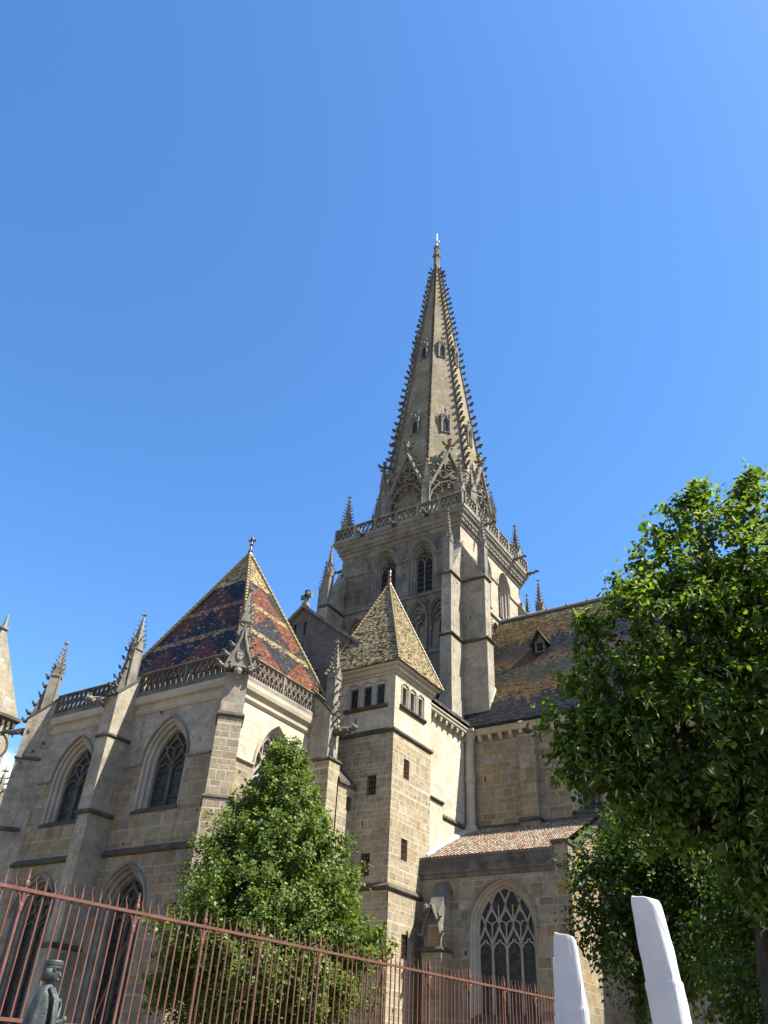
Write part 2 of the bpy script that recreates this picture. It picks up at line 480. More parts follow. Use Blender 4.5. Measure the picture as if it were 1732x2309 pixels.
def leaf_mat(name, c1, c2, trans, tstr=0.45, rough=0.5, spec=0.25):
    s = NT(name)
    oi = s.n('ShaderNodeNewGeometry').outputs['Random Per Island']
    col = s.ramp(oi, [(0, c1), (1, c2)])
    s.fin(col, rough, spec, k=1.0)
    tr = s.n('ShaderNodeBsdfTranslucent', {'Color': s.mix(1.0, col, (*trans, 1), 'MULTIPLY')})
    mx = s.n('ShaderNodeMixShader', {0: tstr, 1: s.p.outputs[0], 2: tr.outputs[0]})
    s.t.links.new(mx.outputs[0], s.out.inputs[0])
    return s.m


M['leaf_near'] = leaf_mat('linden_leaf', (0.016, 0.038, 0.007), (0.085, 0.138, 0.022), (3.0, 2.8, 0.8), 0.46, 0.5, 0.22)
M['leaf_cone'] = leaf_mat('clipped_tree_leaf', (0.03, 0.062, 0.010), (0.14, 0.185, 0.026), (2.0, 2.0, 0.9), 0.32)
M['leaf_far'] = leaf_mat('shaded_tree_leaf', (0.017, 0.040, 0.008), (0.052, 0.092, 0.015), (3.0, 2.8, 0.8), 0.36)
M['bract'] = leaf_mat('linden_bract', (0.26, 0.28, 0.11), (0.40, 0.40, 0.19), (1.5, 1.5, 1.0), 0.35)


# ------------------------------------------------------------------ mesh helpers
class MB:
    def __init__(s):
        s.v, s.f, s.mi = [], [], []

    def add(s, vs, fs, mi=0):
        o = len(s.v)
        s.v.extend([tuple(p) for p in vs])
        for f in fs:
            s.f.append([i + o for i in f])
            s.mi.append(mi)
        return s

    def box(s, x0, x1, y0, y1, z0, z1, mi=0):
        v = [(x, y, z) for z in (z0, z1) for y in (y0, y1) for x in (x0, x1)]
        return s.add(v, [(0, 2, 3, 1), (4, 5, 7, 6), (0, 1, 5, 4), (2, 6, 7, 3), (0, 4, 6, 2), (1, 3, 7, 5)], mi)

    def hexa(s, b, t, mi=0):
        """four bottom and four top points, same order"""
        return s.add(list(b) + list(t), [(3, 2, 1, 0), (4, 5, 6, 7), (0, 1, 5, 4), (1, 2, 6, 5), (2, 3, 7, 6), (3, 0, 4, 7)], mi)

    def loft(s, rings, cap=True, closed=True, mi=0):
        n = len(rings[0])
        vs = [p for r in rings for p in r]
        fs = []
        for k in range(len(rings) - 1):
            for i in range(n if closed else n - 1):
                j = (i + 1) % n
                fs.append((k * n + i, k * n + j, (k + 1) * n + j, (k + 1) * n + i))
        if cap:
            fs.append(tuple(range(n))[::-1])
            fs.append(tuple((len(rings) - 1) * n + i for i in range(n)))
        return s.add(vs, fs, mi)

    def tube(s, pts, radii, n=6, mi=0, cap=True):
        pts = [Vector(p) for p in pts]
        if not hasattr(radii, '__len__'):
            radii = [radii] * len(pts)
        rings = []
        for i, p in enumerate(pts):
            t = (pts[min(i + 1, len(pts) - 1)] - pts[max(i - 1, 0)])
            t = t.normalized() if t.length > 1e-9 else Vector((0, 0, 1))
            a = t.cross(Vector((0, 0, 1)))
            if a.length < 0.05:
                a = Vector((1, 0, 0)) - t * t.x
            a.normalize()
            b = t.cross(a)
            rings.append([p + (a * math.cos(2 * math.pi * k / n) + b * math.sin(2 * math.pi * k / n)) * radii[i] for k in range(n)])
        return s.loft(rings, cap, True, mi)

    def blob(s, c, rx, ry, rz, n=6, m=4, mi=0):
        rings = []
        for k in range(m + 1):
            th = math.pi * (k + 0.15) / (m + 0.3)
            rings.append([(c[0] + rx * math.sin(th) * math.cos(2 * math.pi * i / n), c[1] + ry * math.sin(th) * math.sin(2 * math.pi * i / n), c[2] - rz * math.cos(th)) for i in range(n)])
        return s.loft(rings, True, True, mi)

    def merge(s, o, off=(0, 0, 0)):
        return s.add([(p[0] + off[0], p[1] + off[1], p[2] + off[2]) for p in o.v], o.f)


WP = {}


def finish(name, mb, mats, uv=True, smooth=False):
    me = bpy.data.meshes.new(name)
    me.from_pydata(mb.v, [], mb.f)
    if not isinstance(mats, (list, tuple)):
        mats = [mats]
    for m in mats:
        me.materials.append(m)
    if len(mats) > 1:
        me.polygons.foreach_set('material_index', mb.mi)
    if uv:
        lay = me.uv_layers.new(name='UVMap')
        buf = np.zeros(len(me.loops) * 2)
        V = mb.v
        for p in me.polygons:
            n = p.normal
            if abs(n.z) > 0.985:
                for li in p.loop_indices:
                    v = V[me.loops[li].vertex_index]
                    buf[2 * li], buf[2 * li + 1] = v[0], v[1]
            else:
                t = Vector((-n.y, n.x, 0)).normalized()
                if (abs(t.x) > abs(t.y) and t.x < 0) or (abs(t.y) >= abs(t.x) and t.y < 0):
                    t = -t
                b = n.cross(t)
                if b.z < 0:
                    b = -b
                for li in p.loop_indices:
                    v = V[me.loops[li].vertex_index]
                    buf[2 * li] = v[0] * t.x + v[1] * t.y + (3.37 if abs(t.y) > abs(t.x) else 0)
                    buf[2 * li + 1] = v[0] * b.x + v[1] * b.y + v[2] * b.z
        lay.data.foreach_set('uv', buf)
    if smooth:
        me.polygons.foreach_set('use_smooth', [True] * len(me.polygons))
    me.update()
    return me


def place(name, data, parent=None, at=(0, 0, 0), rot=0.0):
    o = bpy.data.objects.new(name, data)
    COL.objects.link(o)
    at = Vector(at)
    if parent is not None:
        o.parent = parent
        o.location = at - WP[parent.name]
    else:
        o.location = at
    o.rotation_euler = (0, 0, rot)
    WP[o.name] = at.copy() if rot == 0 else at.copy()
    return o


def part(name, mb, mats, parent, at=(0, 0, 0), uv=True, smooth=False, rot=0.0):
    return place(name, finish(name, mb, mats, uv, smooth), parent, at, rot)


def thing(name, label, cat, at, group=None):
    o = place(name, None, None, at)
    o['label'], o['category'] = label, cat
    if group:
        o['group'] = group
    return o


def FA(y0):          # a wall whose face looks towards -Y (u = x, v = z, d goes into the wall)
    return lambda u, v, d=0.0: (u, y0 + d, v)


def FB(x0):          # a wall whose face looks towards +X (u = y)
    return lambda u, v, d=0.0: (x0 - d, u, v)


def FO(c, az, ap):   # face of a prism about the axis c; az from -Y towards +X
    t = (math.cos(az), math.sin(az))
    n = (math.sin(az), -math.cos(az))
    return lambda u, v, d=0.0: (c[0] + n[0] * (ap - d) + t[0] * u, c[1] + n[1] * (ap - d) + t[1] * u, v)


def arch(cx, zb, zs, a, rise, delta=0.0, n=9):
    r = (rise * rise + a * a) / (2 * a)
    off = r - a
    a2, r2 = a - delta, r - delta
    h = math.sqrt(max(r2 * r2 - off * off, 0.0001))
    th = math.atan2(h, off) if off > 1e-6 else math.pi / 2
    L = [(cx - a2, zb), (cx - a2, zs)]
    for k in range(1, n):
        t = th * k / n
        L.append((cx + off - r2 * math.cos(t), zs + r2 * math.sin(t)))
    L.append((cx, zs + h))
    for k in range(n - 1, 0, -1):
        t = th * k / n
        L.append((cx - off + r2 * math.cos(t), zs + r2 * math.sin(t)))
    L += [(cx + a2, zs), (cx + a2, zb)]
    return L


def in_arch(p, cx, zs, a, rise, delta=0.0):
    r = (rise * rise + a * a) / (2 * a)
    off = r - a
    x, z = p
    if z <= zs:
        return abs(x - cx) < a - delta
    return math.hypot(x - (cx + off), z - zs) < r - delta and math.hypot(x - (cx - off), z - zs) < r - delta


def panel(mb, F, outer, holes=(), d=0.0, mi=0):
    loops = [outer] + list(holes)
    flat = [p for l in loops for p in l]
    tris = geometry.tessellate_polygon([[Vector((p[0], p[1], 0)) for p in l] for l in loops])
    mb.add([F(p[0], p[1], d) for p in flat], [tuple(t) for t in tris], mi)


def rect(u0, u1, v0, v1):
    return [(u0, v0), (u0, v1), (u1, v1), (u1, v0)]


def ringjoin(mb, F, contours, closed=True, mi=0):
    """contours: list of (points, depth) with equal counts"""
    n = len(contours[0][0])
    vs = [F(p[0], p[1], d) for pts, d in contours for p in pts]
    fs = []
    for k in range(len(contours) - 1):
        for i in range(n if closed else n - 1):
            j = (i + 1) % n
            fs.append((k * n + i, k * n + j, (k + 1) * n + j, (k + 1) * n + i))
    mb.add(vs, fs, mi)


def bar(mb, F, pts, w, d0, d1, closed=False, mi=0):
    """moulded stone bar along a 2D path in the wall plane"""
    n = len(pts)
    if n < 2:
        return
    c = min(w * 0.45, abs(d1 - d0) * 0.5)
    prof = [(-w / 2, d1), (-w / 2, d0 + c), (-w * 0.2, d0), (w * 0.2, d0), (w / 2, d0 + c), (w / 2, d1)]
    vs, fs = [], []
    for i, p in enumerate(pts):
        if closed:
            q0, q1 = pts[(i - 1) % n], pts[(i + 1) % n]
        else:
            q0, q1 = pts[max(i - 1, 0)], pts[min(i + 1, n - 1)]
        tx, tz = q1[0] - q0[0], q1[1] - q0[1]
        l = math.hypot(tx, tz) or 1
        nx, nz = -tz / l, tx / l
        for o, d in prof:
            vs.append(F(p[0] + nx * o, p[1] + nz * o, d))
    m = len(prof)
    for i in range(n if closed else n - 1):
        j = (i + 1) % n
        for k in range(m - 1):
            fs.append((i * m + k, i * m + k + 1, j * m + k + 1, j * m + k))
    if not closed:
        fs.append(tuple(range(m)))
        fs.append(tuple((n - 1) * m + k for k in range(m))[::-1])
    mb.add(vs, fs, mi)


def circ(cx, cz, r, n=14, a0=0.0, a1=2 * math.pi):
    full = abs(a1 - a0 - 2 * math.pi) < 1e-6
    k = n if full else n + 1
    return [(cx + r * math.cos(a0 + (a1 - a0) * i / n), cz + r * math.sin(a0 + (a1 - a0) * i / n)) for i in range(k)]


def strip(mb, F, u0, u1, prof, mi=0):
    """straight horizontal moulding: prof = [(projection, z)...] swept from u0 to u1, ends closed"""
    n = len(prof)
    vs = [F(u0, z, -o) for o, z in prof] + [F(u1, z, -o) for o, z in prof]
    fs = [(i, i + 1, n + i + 1, n + i) for i in range(n - 1)] + [tuple(range(n)), tuple(range(2 * n - 1, n - 1, -1))]
    mb.add(vs, fs, mi)


def drip_prof(z, p=0.14, h=0.2):
    p, h = p * 0.82, h * 0.75
    return [(-0.05, z - h), (p * 0.5, z - h), (p, z - h * 0.55), (p, z - h * 0.25), (0.0, z + h * 0.6), (-0.05, z + h * 0.6)]


def ringprof(mb, x0, x1, y0, y1, prof, mi=0):
    rings = []
    for o, z in prof:
        rings.append([(x0 - o, y0 - o, z), (x1 + o, y0 - o, z), (x1 + o, y1 + o, z), (x0 - o, y1 + o, z)])
    mb.loft(rings, False, True, mi)


def crocket(mb, p, out, size, n=5):
    """curled leaf knob standing out from an arris"""
    p, o = Vector(p), Vector(out).normalized()
    u = Vector((0, 0, 1))
    pts = [p - o * size * 0.15, p + o * size * 0.45 + u * size * 0.02, p + o * size * 0.85 + u * size * 0.2, p + o * size * 0.98 + u * size * 0.42, p + o * size * 0.8 + u * size * 0.5]
    mb.tube(pts, [size * 0.26, size * 0.24, size * 0.36, size * 0.32, size * 0.12], n)


def pinnacle_mesh(w, h, hs, ncro=7, gab=True, cs=None, rotd=0.0):
    """square shaft with gablets, a crocketed spirelet and a bud finial; local origin at the foot"""
    mb = MB()
    c, s_ = math.cos(rotd), math.sin(rotd)
    r2 = lambda x, y: (x * c - y * s_, x * s_ + y * c)

    def sq(k, z):
        return [(*r2(sx * k, sy * k), z) for sx, sy in ((-1, -1), (1, -1), (1, 1), (-1, 1))]
    k = w / 2
    mb.loft([sq(k * 1.12, 0), sq(k * 1.12, h * 0.06), sq(k, h * 0.1), sq(k, h - 0.02), sq(k * 1.15, h + 0.03), sq(k * 1.15, h + 0.1), sq(k * 0.8, h + 0.14)], True)
    # sunk panels on each side are shown by thin angle rolls
    for sx, sy in ((-1, -1), (1, -1), (1, 1), (-1, 1)):
        mb.tube([(*r2(sx * k, sy * k), h * 0.12), (*r2(sx * k, sy * k), h * 0.96)], w * 0.06, 5)
    cs = cs or w * 0.42
    if gab:
        for q in range(4):
            a = rotd + q * math.pi / 2
            t, nn = Vector((math.cos(a), math.sin(a), 0)), Vector((math.sin(a), -math.cos(a), 0))
            f0 = nn * (k * 1.2)
            b = nn * (k * 0.5)
            z0, z1 = h - w * 0.25, h + w * 1.15
            L, Rr, T = f0 - t * k * 1.02 + Vector((0, 0, z0)), f0 + t * k * 1.02 + Vector((0, 0, z0)), f0 + Vector((0, 0, z1))
            L2, R2, T2 = L - f0 + b, Rr - f0 + b, T - f0 + b
            mb.add([L, Rr, T, L2, R2, T2], [(0, 1, 2), (0, 2, 5, 3), (1, 4, 5, 2), (0, 3, 4, 1)])
            for sgn in (-1, 1):
                for f in (0.35, 0.7):
                    crocket(mb, f0 + t * sgn * k * 1.02 * (1 - f) + Vector((0, 0, z0 + (z1 - z0) * f)), t * sgn + nn * 0.4, cs * 0.55, 4)
            mb.blob(tuple(T + Vector((0, 0, cs * 0.3))), cs * 0.3, cs * 0.3, cs * 0.42, 5, 3)
    zt = h + hs
    mb.loft([sq(k * 0.82, h + 0.1), sq(k * 0.12, zt - hs * 0.06)], True)
    for q in range(4):
        d = Vector((*r2(*((1, 1), (-1, 1), (-1, -1), (1, -1))[q]), 0)).normalized()
        for i in range(ncro):
            f = (i + 0.6) / (ncro + 0.6)
            kk = (k * 0.82 * (1 - f) + k * 0.12 * f) * 1.414
            crocket(mb, d * kk + Vector((0, 0, h + 0.1 + (hs * 0.94 - 0.1) * f)), d, cs * (1.0 - 0.5 * f), 4)
    mb.blob((0, 0, zt), k * 0.34, k * 0.34, k * 0.28, 6, 3)
    for q in range(4):
        a = rotd + q * math.pi / 2 + math.pi / 4
        mb.tube([(0, 0, zt - k * 0.1), (math.cos(a) * k * 0.55, math.sin(a) * k * 0.55, zt + k * 0.05)], [k * 0.14, k * 0.2], 4)
    mb.tube([(0, 0, zt), (0, 0, zt + k * 0.9)], [k * 0.16, k * 0.05], 5)
    return mb


def gargoyle_mesh(length, thick=0.16, seed=0):
    """a crouching beast stretched out along +X, local origin at the wall"""
    mb = MB()
    l, t = length, thick
    mb.tube([(-0.2, 0, 0), (0.1 * l, 0, 0), (0.35 * l, 0, 0.03), (0.6 * l, 0, 0.0), (0.76 * l, 0, 0.05), (0.86 * l, 0, 0.09), (0.97 * l, 0, 0.03), (l, 0, 0.0)],
            [t * 1.15, t * 1.2, t * 0.95, t * 0.85, t * 0.62, t * 0.85, t * 0.55, t * 0.3], 7)
    mb.tube([(0.88 * l, 0, -0.02), (0.97 * l, 0, -t * 0.75)], [t * 0.4, t * 0.22], 5)          # lower jaw
    for sgn in (-1, 1):
        mb.tube([(0.84 * l, sgn * t * 0.5, t * 0.7), (0.78 * l, sgn * t * 0.9, t * 1.5)], [t * 0.28, t * 0.06], 4)   # ears
        mb.tube([(0.18 * l, sgn * t, t * 0.2), (0.3 * l, sgn * t * 1.35, -t * 0.5), (0.16 * l, sgn * t * 1.2, -t * 1.2)], [t * 0.5, t * 0.42, t * 0.25], 5)
        mb.tube([(0.55 * l, sgn * t * 0.7, 0), (0.64 * l, sgn * t * 0.95, -t * 0.6), (0.58 * l, sgn * t * 0.9, -t * 1.2)], [t * 0.36, t * 0.28, t * 0.2], 5)
    return mb


def reticulated(mb, F, cx, zs, a, rise, n, zl, hc, w, d0, d1, ncell=9, half=True):
    """n lights under a net of ogee tracery, clipped to the arch"""
    W = 2 * a / n
    for i in range(1, n):
        bar(mb, F, [(cx - a + i * W, zl - 30 if False else mb_zb), (cx - a + i * W, zl)], w, d0, d1)
    for i in range(0, n + 1):
        for sg in (-1, 1):
            pts = []
            for k in range(0, ncell * 8 + 1):
                kk = k / 8.0
                f = kk - math.floor(kk)
                sm = f * f * (3 - 2 * f)
                x = cx - a + i * W + sg * (W / 2) * (math.floor(kk) + sm)
                z = zl + kk * hc
                if in_arch((x, z), cx, zs, a, rise, -0.02):
                    pts.append((x, z))
                else:
                    if len(pts) > 1:
                        bar(mb, F, pts, w * 0.85, d0, d1)
                    pts = []
            if len(pts) > 1:
                bar(mb, F, pts, w * 0.85, d0, d1)
    # every ogee cell is split by a stem that opens into two daggers under a heart
    for row in range(ncell):
        for i in range(-1, n + 2):
            xc = cx - a + i * W + (W / 2 if row % 2 else 0)
            z0 = zl + row * hc
            if row == 0 and not (1 <= i <= n - 1):
                continue
            for pts in ([(xc, z0 + (0.0 if row else 0.05)), (xc, z0 + hc * 0.5), (xc, z0 + hc * 0.98)],
                        [(xc, z0 + hc * 0.95), (xc - W * 0.10, z0 + hc * 1.12), (xc - W * 0.36, z0 + hc * 1.2), (xc - W * 0.30, z0 + hc * 1.42), (xc, z0 + hc * 1.72)],
                        [(xc, z0 + hc * 0.95), (xc + W * 0.10, z0 + hc * 1.12), (xc + W * 0.36, z0 + hc * 1.2), (xc + W * 0.30, z0 + hc * 1.42), (xc, z0 + hc * 1.72)]):
                good = [p for p in pts if in_arch(p, cx, zs, a, rise, 0.03)]
                if len(good) == len(pts):
                    bar(mb, F, pts, w * 0.6, d0 + 0.03, d1)
    # cusped heads of the lights
    for i in range(n):
        xc = cx - a + (i + 0.5) * W
        for sg in (-1, 1):
            pts = [(xc + sg * W * 0.46, zl - hc * 0.12), (xc + sg * W * 0.30, zl + hc * 0.10), (xc + sg * W * 0.12, zl + hc * 0.16), (xc + sg * W * 0.05, zl + hc * 0.30)]
            bar(mb, F, pts, w * 0.7, d0 + 0.03, d1)


mb_zb = 0.0


def window(F, cx, zb, zs, a, rise, wall_mats, lights=2, hood=True, jambs=((0, 0), (0.10, 0.05), (0.12, 0.2), (0.26, 0.27), (0.28, 0.42), (0.36, 0.48)), zl=None, hc=0.8, w=0.09, parent=None, name='window', louvres=False, hood_ext=None, sill=True, hoodw=0.13, hmat='mould', jmat='tracery', tmat=None):
    """builds a pointed window as a part with sub-parts; returns the outline to cut out of the wall"""
    global mb_zb
    out = arch(cx, zb, zs, a, rise)
    mb = MB()
    con = [(arch(cx, zb + dl * 0.6, zs, a, rise, dl), d) for dl, d in jambs]
    ringjoin(mb, F, con)
    o = part(name, mb, M[jmat], parent)
    dl, dd = jambs[-1]
    r = (rise * rise + a * a) / (2 * a)
    off = r - a
    ai = a - dl
    hi = math.sqrt((r - dl) ** 2 - off ** 2)
    mb = MB()
    panel(mb, F, con[-1][0], (), dd + 0.10)
    part('glazing', mb, M['glass'], o)
    mb_zb = zb + dl * 0.6
    tb = MB()
    zl = zs if zl is None else zl
    bar(tb, F, arch(cx, mb_zb, zs, a, rise, dl + w * 0.3), w * 0.8, dd - 0.03, dd + 0.12)
    if louvres:
        bar(tb, F, [(cx, mb_zb), (cx, zl + hc * 0.1)], w, dd - 0.05, dd + 0.12)
        for sg in (-1, 1):
            hw = ai / 2
            for q in (-1, 1):
                c0 = cx + sg * hw
                bar(tb, F, [(c0 + q * hw, zl - 0.1), (c0 + q * hw * 0.9, zl + hc * 0.25), (c0 + q * hw * 0.45, zl + hc * 0.52), (c0, zl + hc * 0.62)], w * 0.75, dd - 0.04, dd + 0.12)
        bar(tb, F, circ(cx, zl + hc * 0.98, ai * 0.36, 12), w * 0.7, dd - 0.04, dd + 0.12, True)
        for q in (-1, 1):
            bar(tb, F, [(cx + q * ai * 0.5, zl + hc * 0.62), (cx + q * ai * 0.55, zl + hc * 0.85), (cx + q * ai * 0.3, zl + hc * 1.25)], w * 0.6, dd - 0.03, dd + 0.12)
        bar(tb, F, [(cx - ai * 0.3, zl + hc * 0.7), (cx, zl + hc * 0.98), (cx + ai * 0.25, zl + hc * 1.15)], w * 0.5, dd - 0.02, dd + 0.12)
    else:
        reticulated(tb, F, cx, zs, ai, hi, lights, zl, hc, w, dd - 0.04, dd + 0.12)
        hb = MB()
        z = mb_zb + 0.35
        while z < zl + 0.1:
            hb.add([F(cx - ai, z, dd + 0.06), F(cx + ai, z, dd + 0.06), F(cx + ai, z + 0.035, dd + 0.06), F(cx - ai, z + 0.035, dd + 0.06),
                    F(cx - ai, z, dd + 0.09), F(cx + ai, z, dd + 0.09), F(cx + ai, z + 0.035, dd + 0.09), F(cx - ai, z + 0.035, dd + 0.09)],
                   [(0, 1, 2, 3), (4, 7, 6, 5), (0, 4, 5, 1), (3, 2, 6, 7)])
            z += 0.62
        part('saddle_bars', hb, M['iron'], o)
    part('tracery', tb, M[tmat or jmat], o)
    if louvres:
        lb = MB()
        z = mb_zb + 0.1
        while z < zl + 0.2:
            for sg in (-1, 1):
                u0, u1 = sorted((cx + sg * 0.03, cx + sg * ai))
                lb.add([F(u0, z, dd + 0.02), F(u1, z, dd + 0.02), F(u1, z + 0.2, dd + 0.095), F(u0, z + 0.2, dd + 0.095),
                        F(u0, z - 0.03, dd + 0.02), F(u1, z - 0.03, dd + 0.02), F(u1, z + 0.17, dd + 0.095), F(u0, z + 0.17, dd + 0.095)],
                       [(0, 1, 2, 3), (4, 7, 6, 5), (0, 4, 5, 1)])
            z += 0.42
        part('louvre', lb, M['wood_dark'], o)
    if hood:
        hb = MB()
        pts = arch(cx, zs, zs, a, rise, -hoodw * 0.6)[1:-1]
        if hood_ext:
            l, r_ = hood_ext
            if l is not None:
                pts = [(l, zs)] + [(pts[0][0] - 0.02, zs)] + pts
            if r_ is not None:
                pts = pts + [(pts[-1][0] + 0.02, zs), (r_, zs)]
        bar(hb, F, pts, hoodw, -0.11, 0.02)
        part('hood_mould', hb, M[hmat], o)
    if sill:
        sb = MB()
        strip(sb, F, cx - a - 0.03, cx + a + 0.03, [(-0.3, zb - 0.12), (0.05, zb - 0.12), (0.09, zb - 0.06), (0.0, zb + 0.05), (-0.3, zb + 0.2)])
        part('sill', sb, M['drip'], o)
    return out


def slope_buttress(mb, kind, u0, u1, d_front, z0, z1, d_wall, z2, F, mi=0):
    """block from z0 to z1 standing d_front out of the wall plane F, weathered back to the wall at z2"""
    b = [F(u0, z0, -d_front), F(u1, z0, -d_front), F(u1, z0, d_wall), F(u0, z0, d_wall)]
    m = [F(u0, z1, -d_front), F(u1, z1, -d_front), F(u1, z1, d_wall), F(u0, z1, d_wall)]
    t = [F(u0, z2, 0), F(u1, z2, 0), F(u1, z2, d_wall), F(u0, z2, d_wall)]
    vs = b + m + t
    mb.add(vs, [(0, 1, 5, 4), (1, 2, 6, 5), (2, 3, 7, 6), (3, 0, 4, 7), (4, 5, 9, 8), (5, 6, 10, 9), (7, 4, 8, 11), (8, 9, 10, 11), (3, 2, 1, 0)], mi)


def wrap_drip(mb, F, u0, u1, d_front, z, p=0.12, h=0.18, mi=0):
    """drip mould round three sides of a buttress"""
    prof = drip_prof(z, p, h)
    rings = []
    for o, zz in prof:
        o = max(o, -0.02)
        rings.append([F(u0 - o, zz, 0.02), F(u0 - o, zz, -d_front - o), F(u1 + o, zz, -d_front - o), F(u1 + o, zz, 0.02)])
    mb.loft(rings, False, False, mi)
    mb.add(rings[0], [(0, 1, 2, 3)], mi)
    mb.add(rings[-1], [(3, 2, 1, 0)], mi)

# ------------------------------------------------------------------ ground
g = MB()
n_ = 24
gx = np.linspace(-900, 900, n_ + 1)
g.v = [(x, y, 0.0) for y in gx for x in gx]
g.f = [(j * (n_ + 1) + i, j * (n_ + 1) + i + 1, (j + 1) * (n_ + 1) + i + 1, (j + 1) * (n_ + 1) + i) for j in range(n_) for i in range(n_)]
g.mi = [0] * len(g.f)
go = part('ground', g, M['ground'], None)
go['kind'] = 'structure'

# ------------------------------------------------------------------ the cathedral
CA = thing('cathedral', 'weathered Gothic stone cathedral with tall crocketed spire and patterned tile roofs', 'cathedral', (-27, 40, 0))
PC = {}
DR = []


def flush_drips(parent, name='drip_mould'):
    for a in DR:
        mb = MB()
        wrap_drip(mb, *a)
        part(name, mb, M['drip'], parent)
    DR.clear()



def pinnacle(at, w, h, hs, ncro=6, rotd=0.0, cs=None, mat='carved'):
    key = (w, h, hs, ncro, rotd, cs, mat)
    if key not in PC:
        PC[key] = finish('pinnacle', pinnacle_mesh(w, h, hs, ncro, True, cs, rotd), M[mat])
    return place('pinnacle', PC[key], CA, at)


def gargoyle(at, ang, length, thick=0.16, mat='carved_dark'):
    key = ('g', length, thick, mat)
    if key not in PC:
        PC[key] = finish('gargoyle', gargoyle_mesh(length, thick), M[mat], True, True)
    return place('gargoyle', PC[key], CA, at, ang)


# ---------- bell tower
TX0, TX1, TY0, TY1 = -32.42, -21.98, 42.73, 53.17
TC = (-27.2, 47.95)
tw = MB()
FT, FR = FA(TY0), FB(TX1)
bell = [(-28.42, 30.05, 33.1, 1.06, 1.5), (-25.25, 30.05, 33.1, 1.06, 1.5)]
bellr = [(46.55, 30.45, 33.1, 1.06, 1.5), (49.95, 30.45, 33.1, 1.06, 1.5)]
tower = place('bell_tower', None, CA, (TC[0], TC[1], 17))
holes, holesr = [], []
J = ((0, 0), (0.07, 0.10), (0.09, 0.22), (0.2, 0.28), (0.22, 0.42), (0.33, 0.48), (0.36, 0.6))
for i, b in enumerate(bell):
    ext = [(-31.9, -26.9), (-26.75, -22.7)][i]
    holes.append(window(FT, *b, None, louvres=True, jambs=J, zl=32.75, hc=1.0, w=0.1, parent=CA, name='belfry_window', hood_ext=ext, hmat='carved', jmat='carved', hoodw=0.17))
for i, b in enumerate(bellr):
    ext = [(43.4, 48.2), (48.3, 52.6)][i]
    holesr.append(window(FR, *b, None, louvres=True, jambs=J, zl=32.75, hc=1.0, w=0.1, parent=CA, name='belfry_window', hood_ext=ext, hmat='mould', jmat='tracery', hoodw=0.17))
# blind arcade below the belfry: sunk arches with two-light tracery
arc_x = [-30.75, -29.0, -27.25, -25.5, -23.75]
arc_y = [44.6, 46.35, 48.1, 49.85, 51.6]
ab = MB()
for xs, F, hl in ((arc_x, FT, holes), (arc_y, FR, holesr)):
    for x in xs:
        a, rz = 0.72, 1.15
        hl.append(arch(x, 25.6, 28.2, a, rz))
        ringjoin(ab, F, [(arch(x, 25.6, 28.2, a, rz), 0), (arch(x, 25.6, 28.2, a, rz, 0.08), 0.1), (arch(x, 25.6, 28.2, a, rz, 0.1), 0.3)])
        panel(ab, F, arch(x, 25.6, 28.2, a, rz, 0.1), (), 0.3)
        bar(ab, F, arch(x, 28.1, 28.2, a, rz, -0.08), 0.13, -0.1, 0.03)
        bar(ab, F, [(x, 25.6), (x, 27.7)], 0.09, 0.08, 0.3)
        for sg in (-1, 1):
            bar(ab, F, arch(x + sg * 0.32, 27.0, 27.35, 0.3, 0.45), 0.08, 0.1, 0.3)
        bar(ab, F, circ(x, 28.3, 0.26, 12), 0.08, 0.1, 0.3, True)
        for sg in (-1, 1):
            bar(ab, F, [(x + sg * 0.32, 27.8), (x + sg * 0.5, 28.15), (x + sg * 0.3, 28.6), (x, 28.9)], 0.06, 0.12, 0.3)
    for x in [xs[0] - 0.875] + [q + 0.875 for q in xs]:
        p0, p1 = F(x, 25.5, -0.12), F(x, 28.2, -0.12)
        ab.tube([p0, p1], 0.075, 6)
        for zz, r_ in ((25.5, 0.14), (26.95, 0.12), (28.05, 0.13)):
            q = F(x, zz, -0.12)
            ab.blob(q, r_, r_, 0.1, 6, 3)
        for k in range(5):
            crocket(ab, F(x, 28.35 + 0.22 * k, -0.05), Vector(F(0, 0, -1)) - Vector(F(0, 0, 0)), 0.16, 4)
part('blind_arcade', ab, M['carved'], tower)
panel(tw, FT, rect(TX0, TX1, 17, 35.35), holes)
twr = MB()
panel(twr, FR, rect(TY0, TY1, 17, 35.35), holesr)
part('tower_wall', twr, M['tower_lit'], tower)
tw.add([(TX0, TY0, 17), (TX0, TY1, 17), (TX0, TY1, 35.35), (TX0, TY0, 35.35), (TX1, TY1, 17), (TX1, TY1, 35.35)], [(0, 1, 2, 3), (1, 4, 5, 2)])
tw.box(TX0 + 0.02, TX1 - 0.02, TY0 + 0.02, TY1 - 0.02, 36.0, 36.32)
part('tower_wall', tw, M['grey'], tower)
dk = MB()
dk.box(TX0 + 1.2, TX1 - 1.2, TY0 + 1.2, TY1 - 1.2, 18, 35.9)
part('bell_chamber', dk, M['wood_dark'], tower)
for F, u0, u1 in ((FT, TX0, -22.45), (FR, 43.35, TY1)):
    for z, p_ in ((29.93, 0.17), (25.3, 0.15)):
        sb = MB()
        strip(sb, F, u0, u1, drip_prof(z, p_, 0.22))
        part('string_course', sb, M['carved'], tower)
cb = MB()
ringprof(cb, TX0, TX1, TY0, TY1, [(0.0, 34.85), (0.1, 34.95), (0.1, 35.12), (0.26, 35.22), (0.28, 35.45), (0.36, 35.5), (0.42, 35.75), (0.56, 35.88), (0.58, 36.05), (0.66, 36.1), (0.66, 36.32), (0.2, 36.36)])
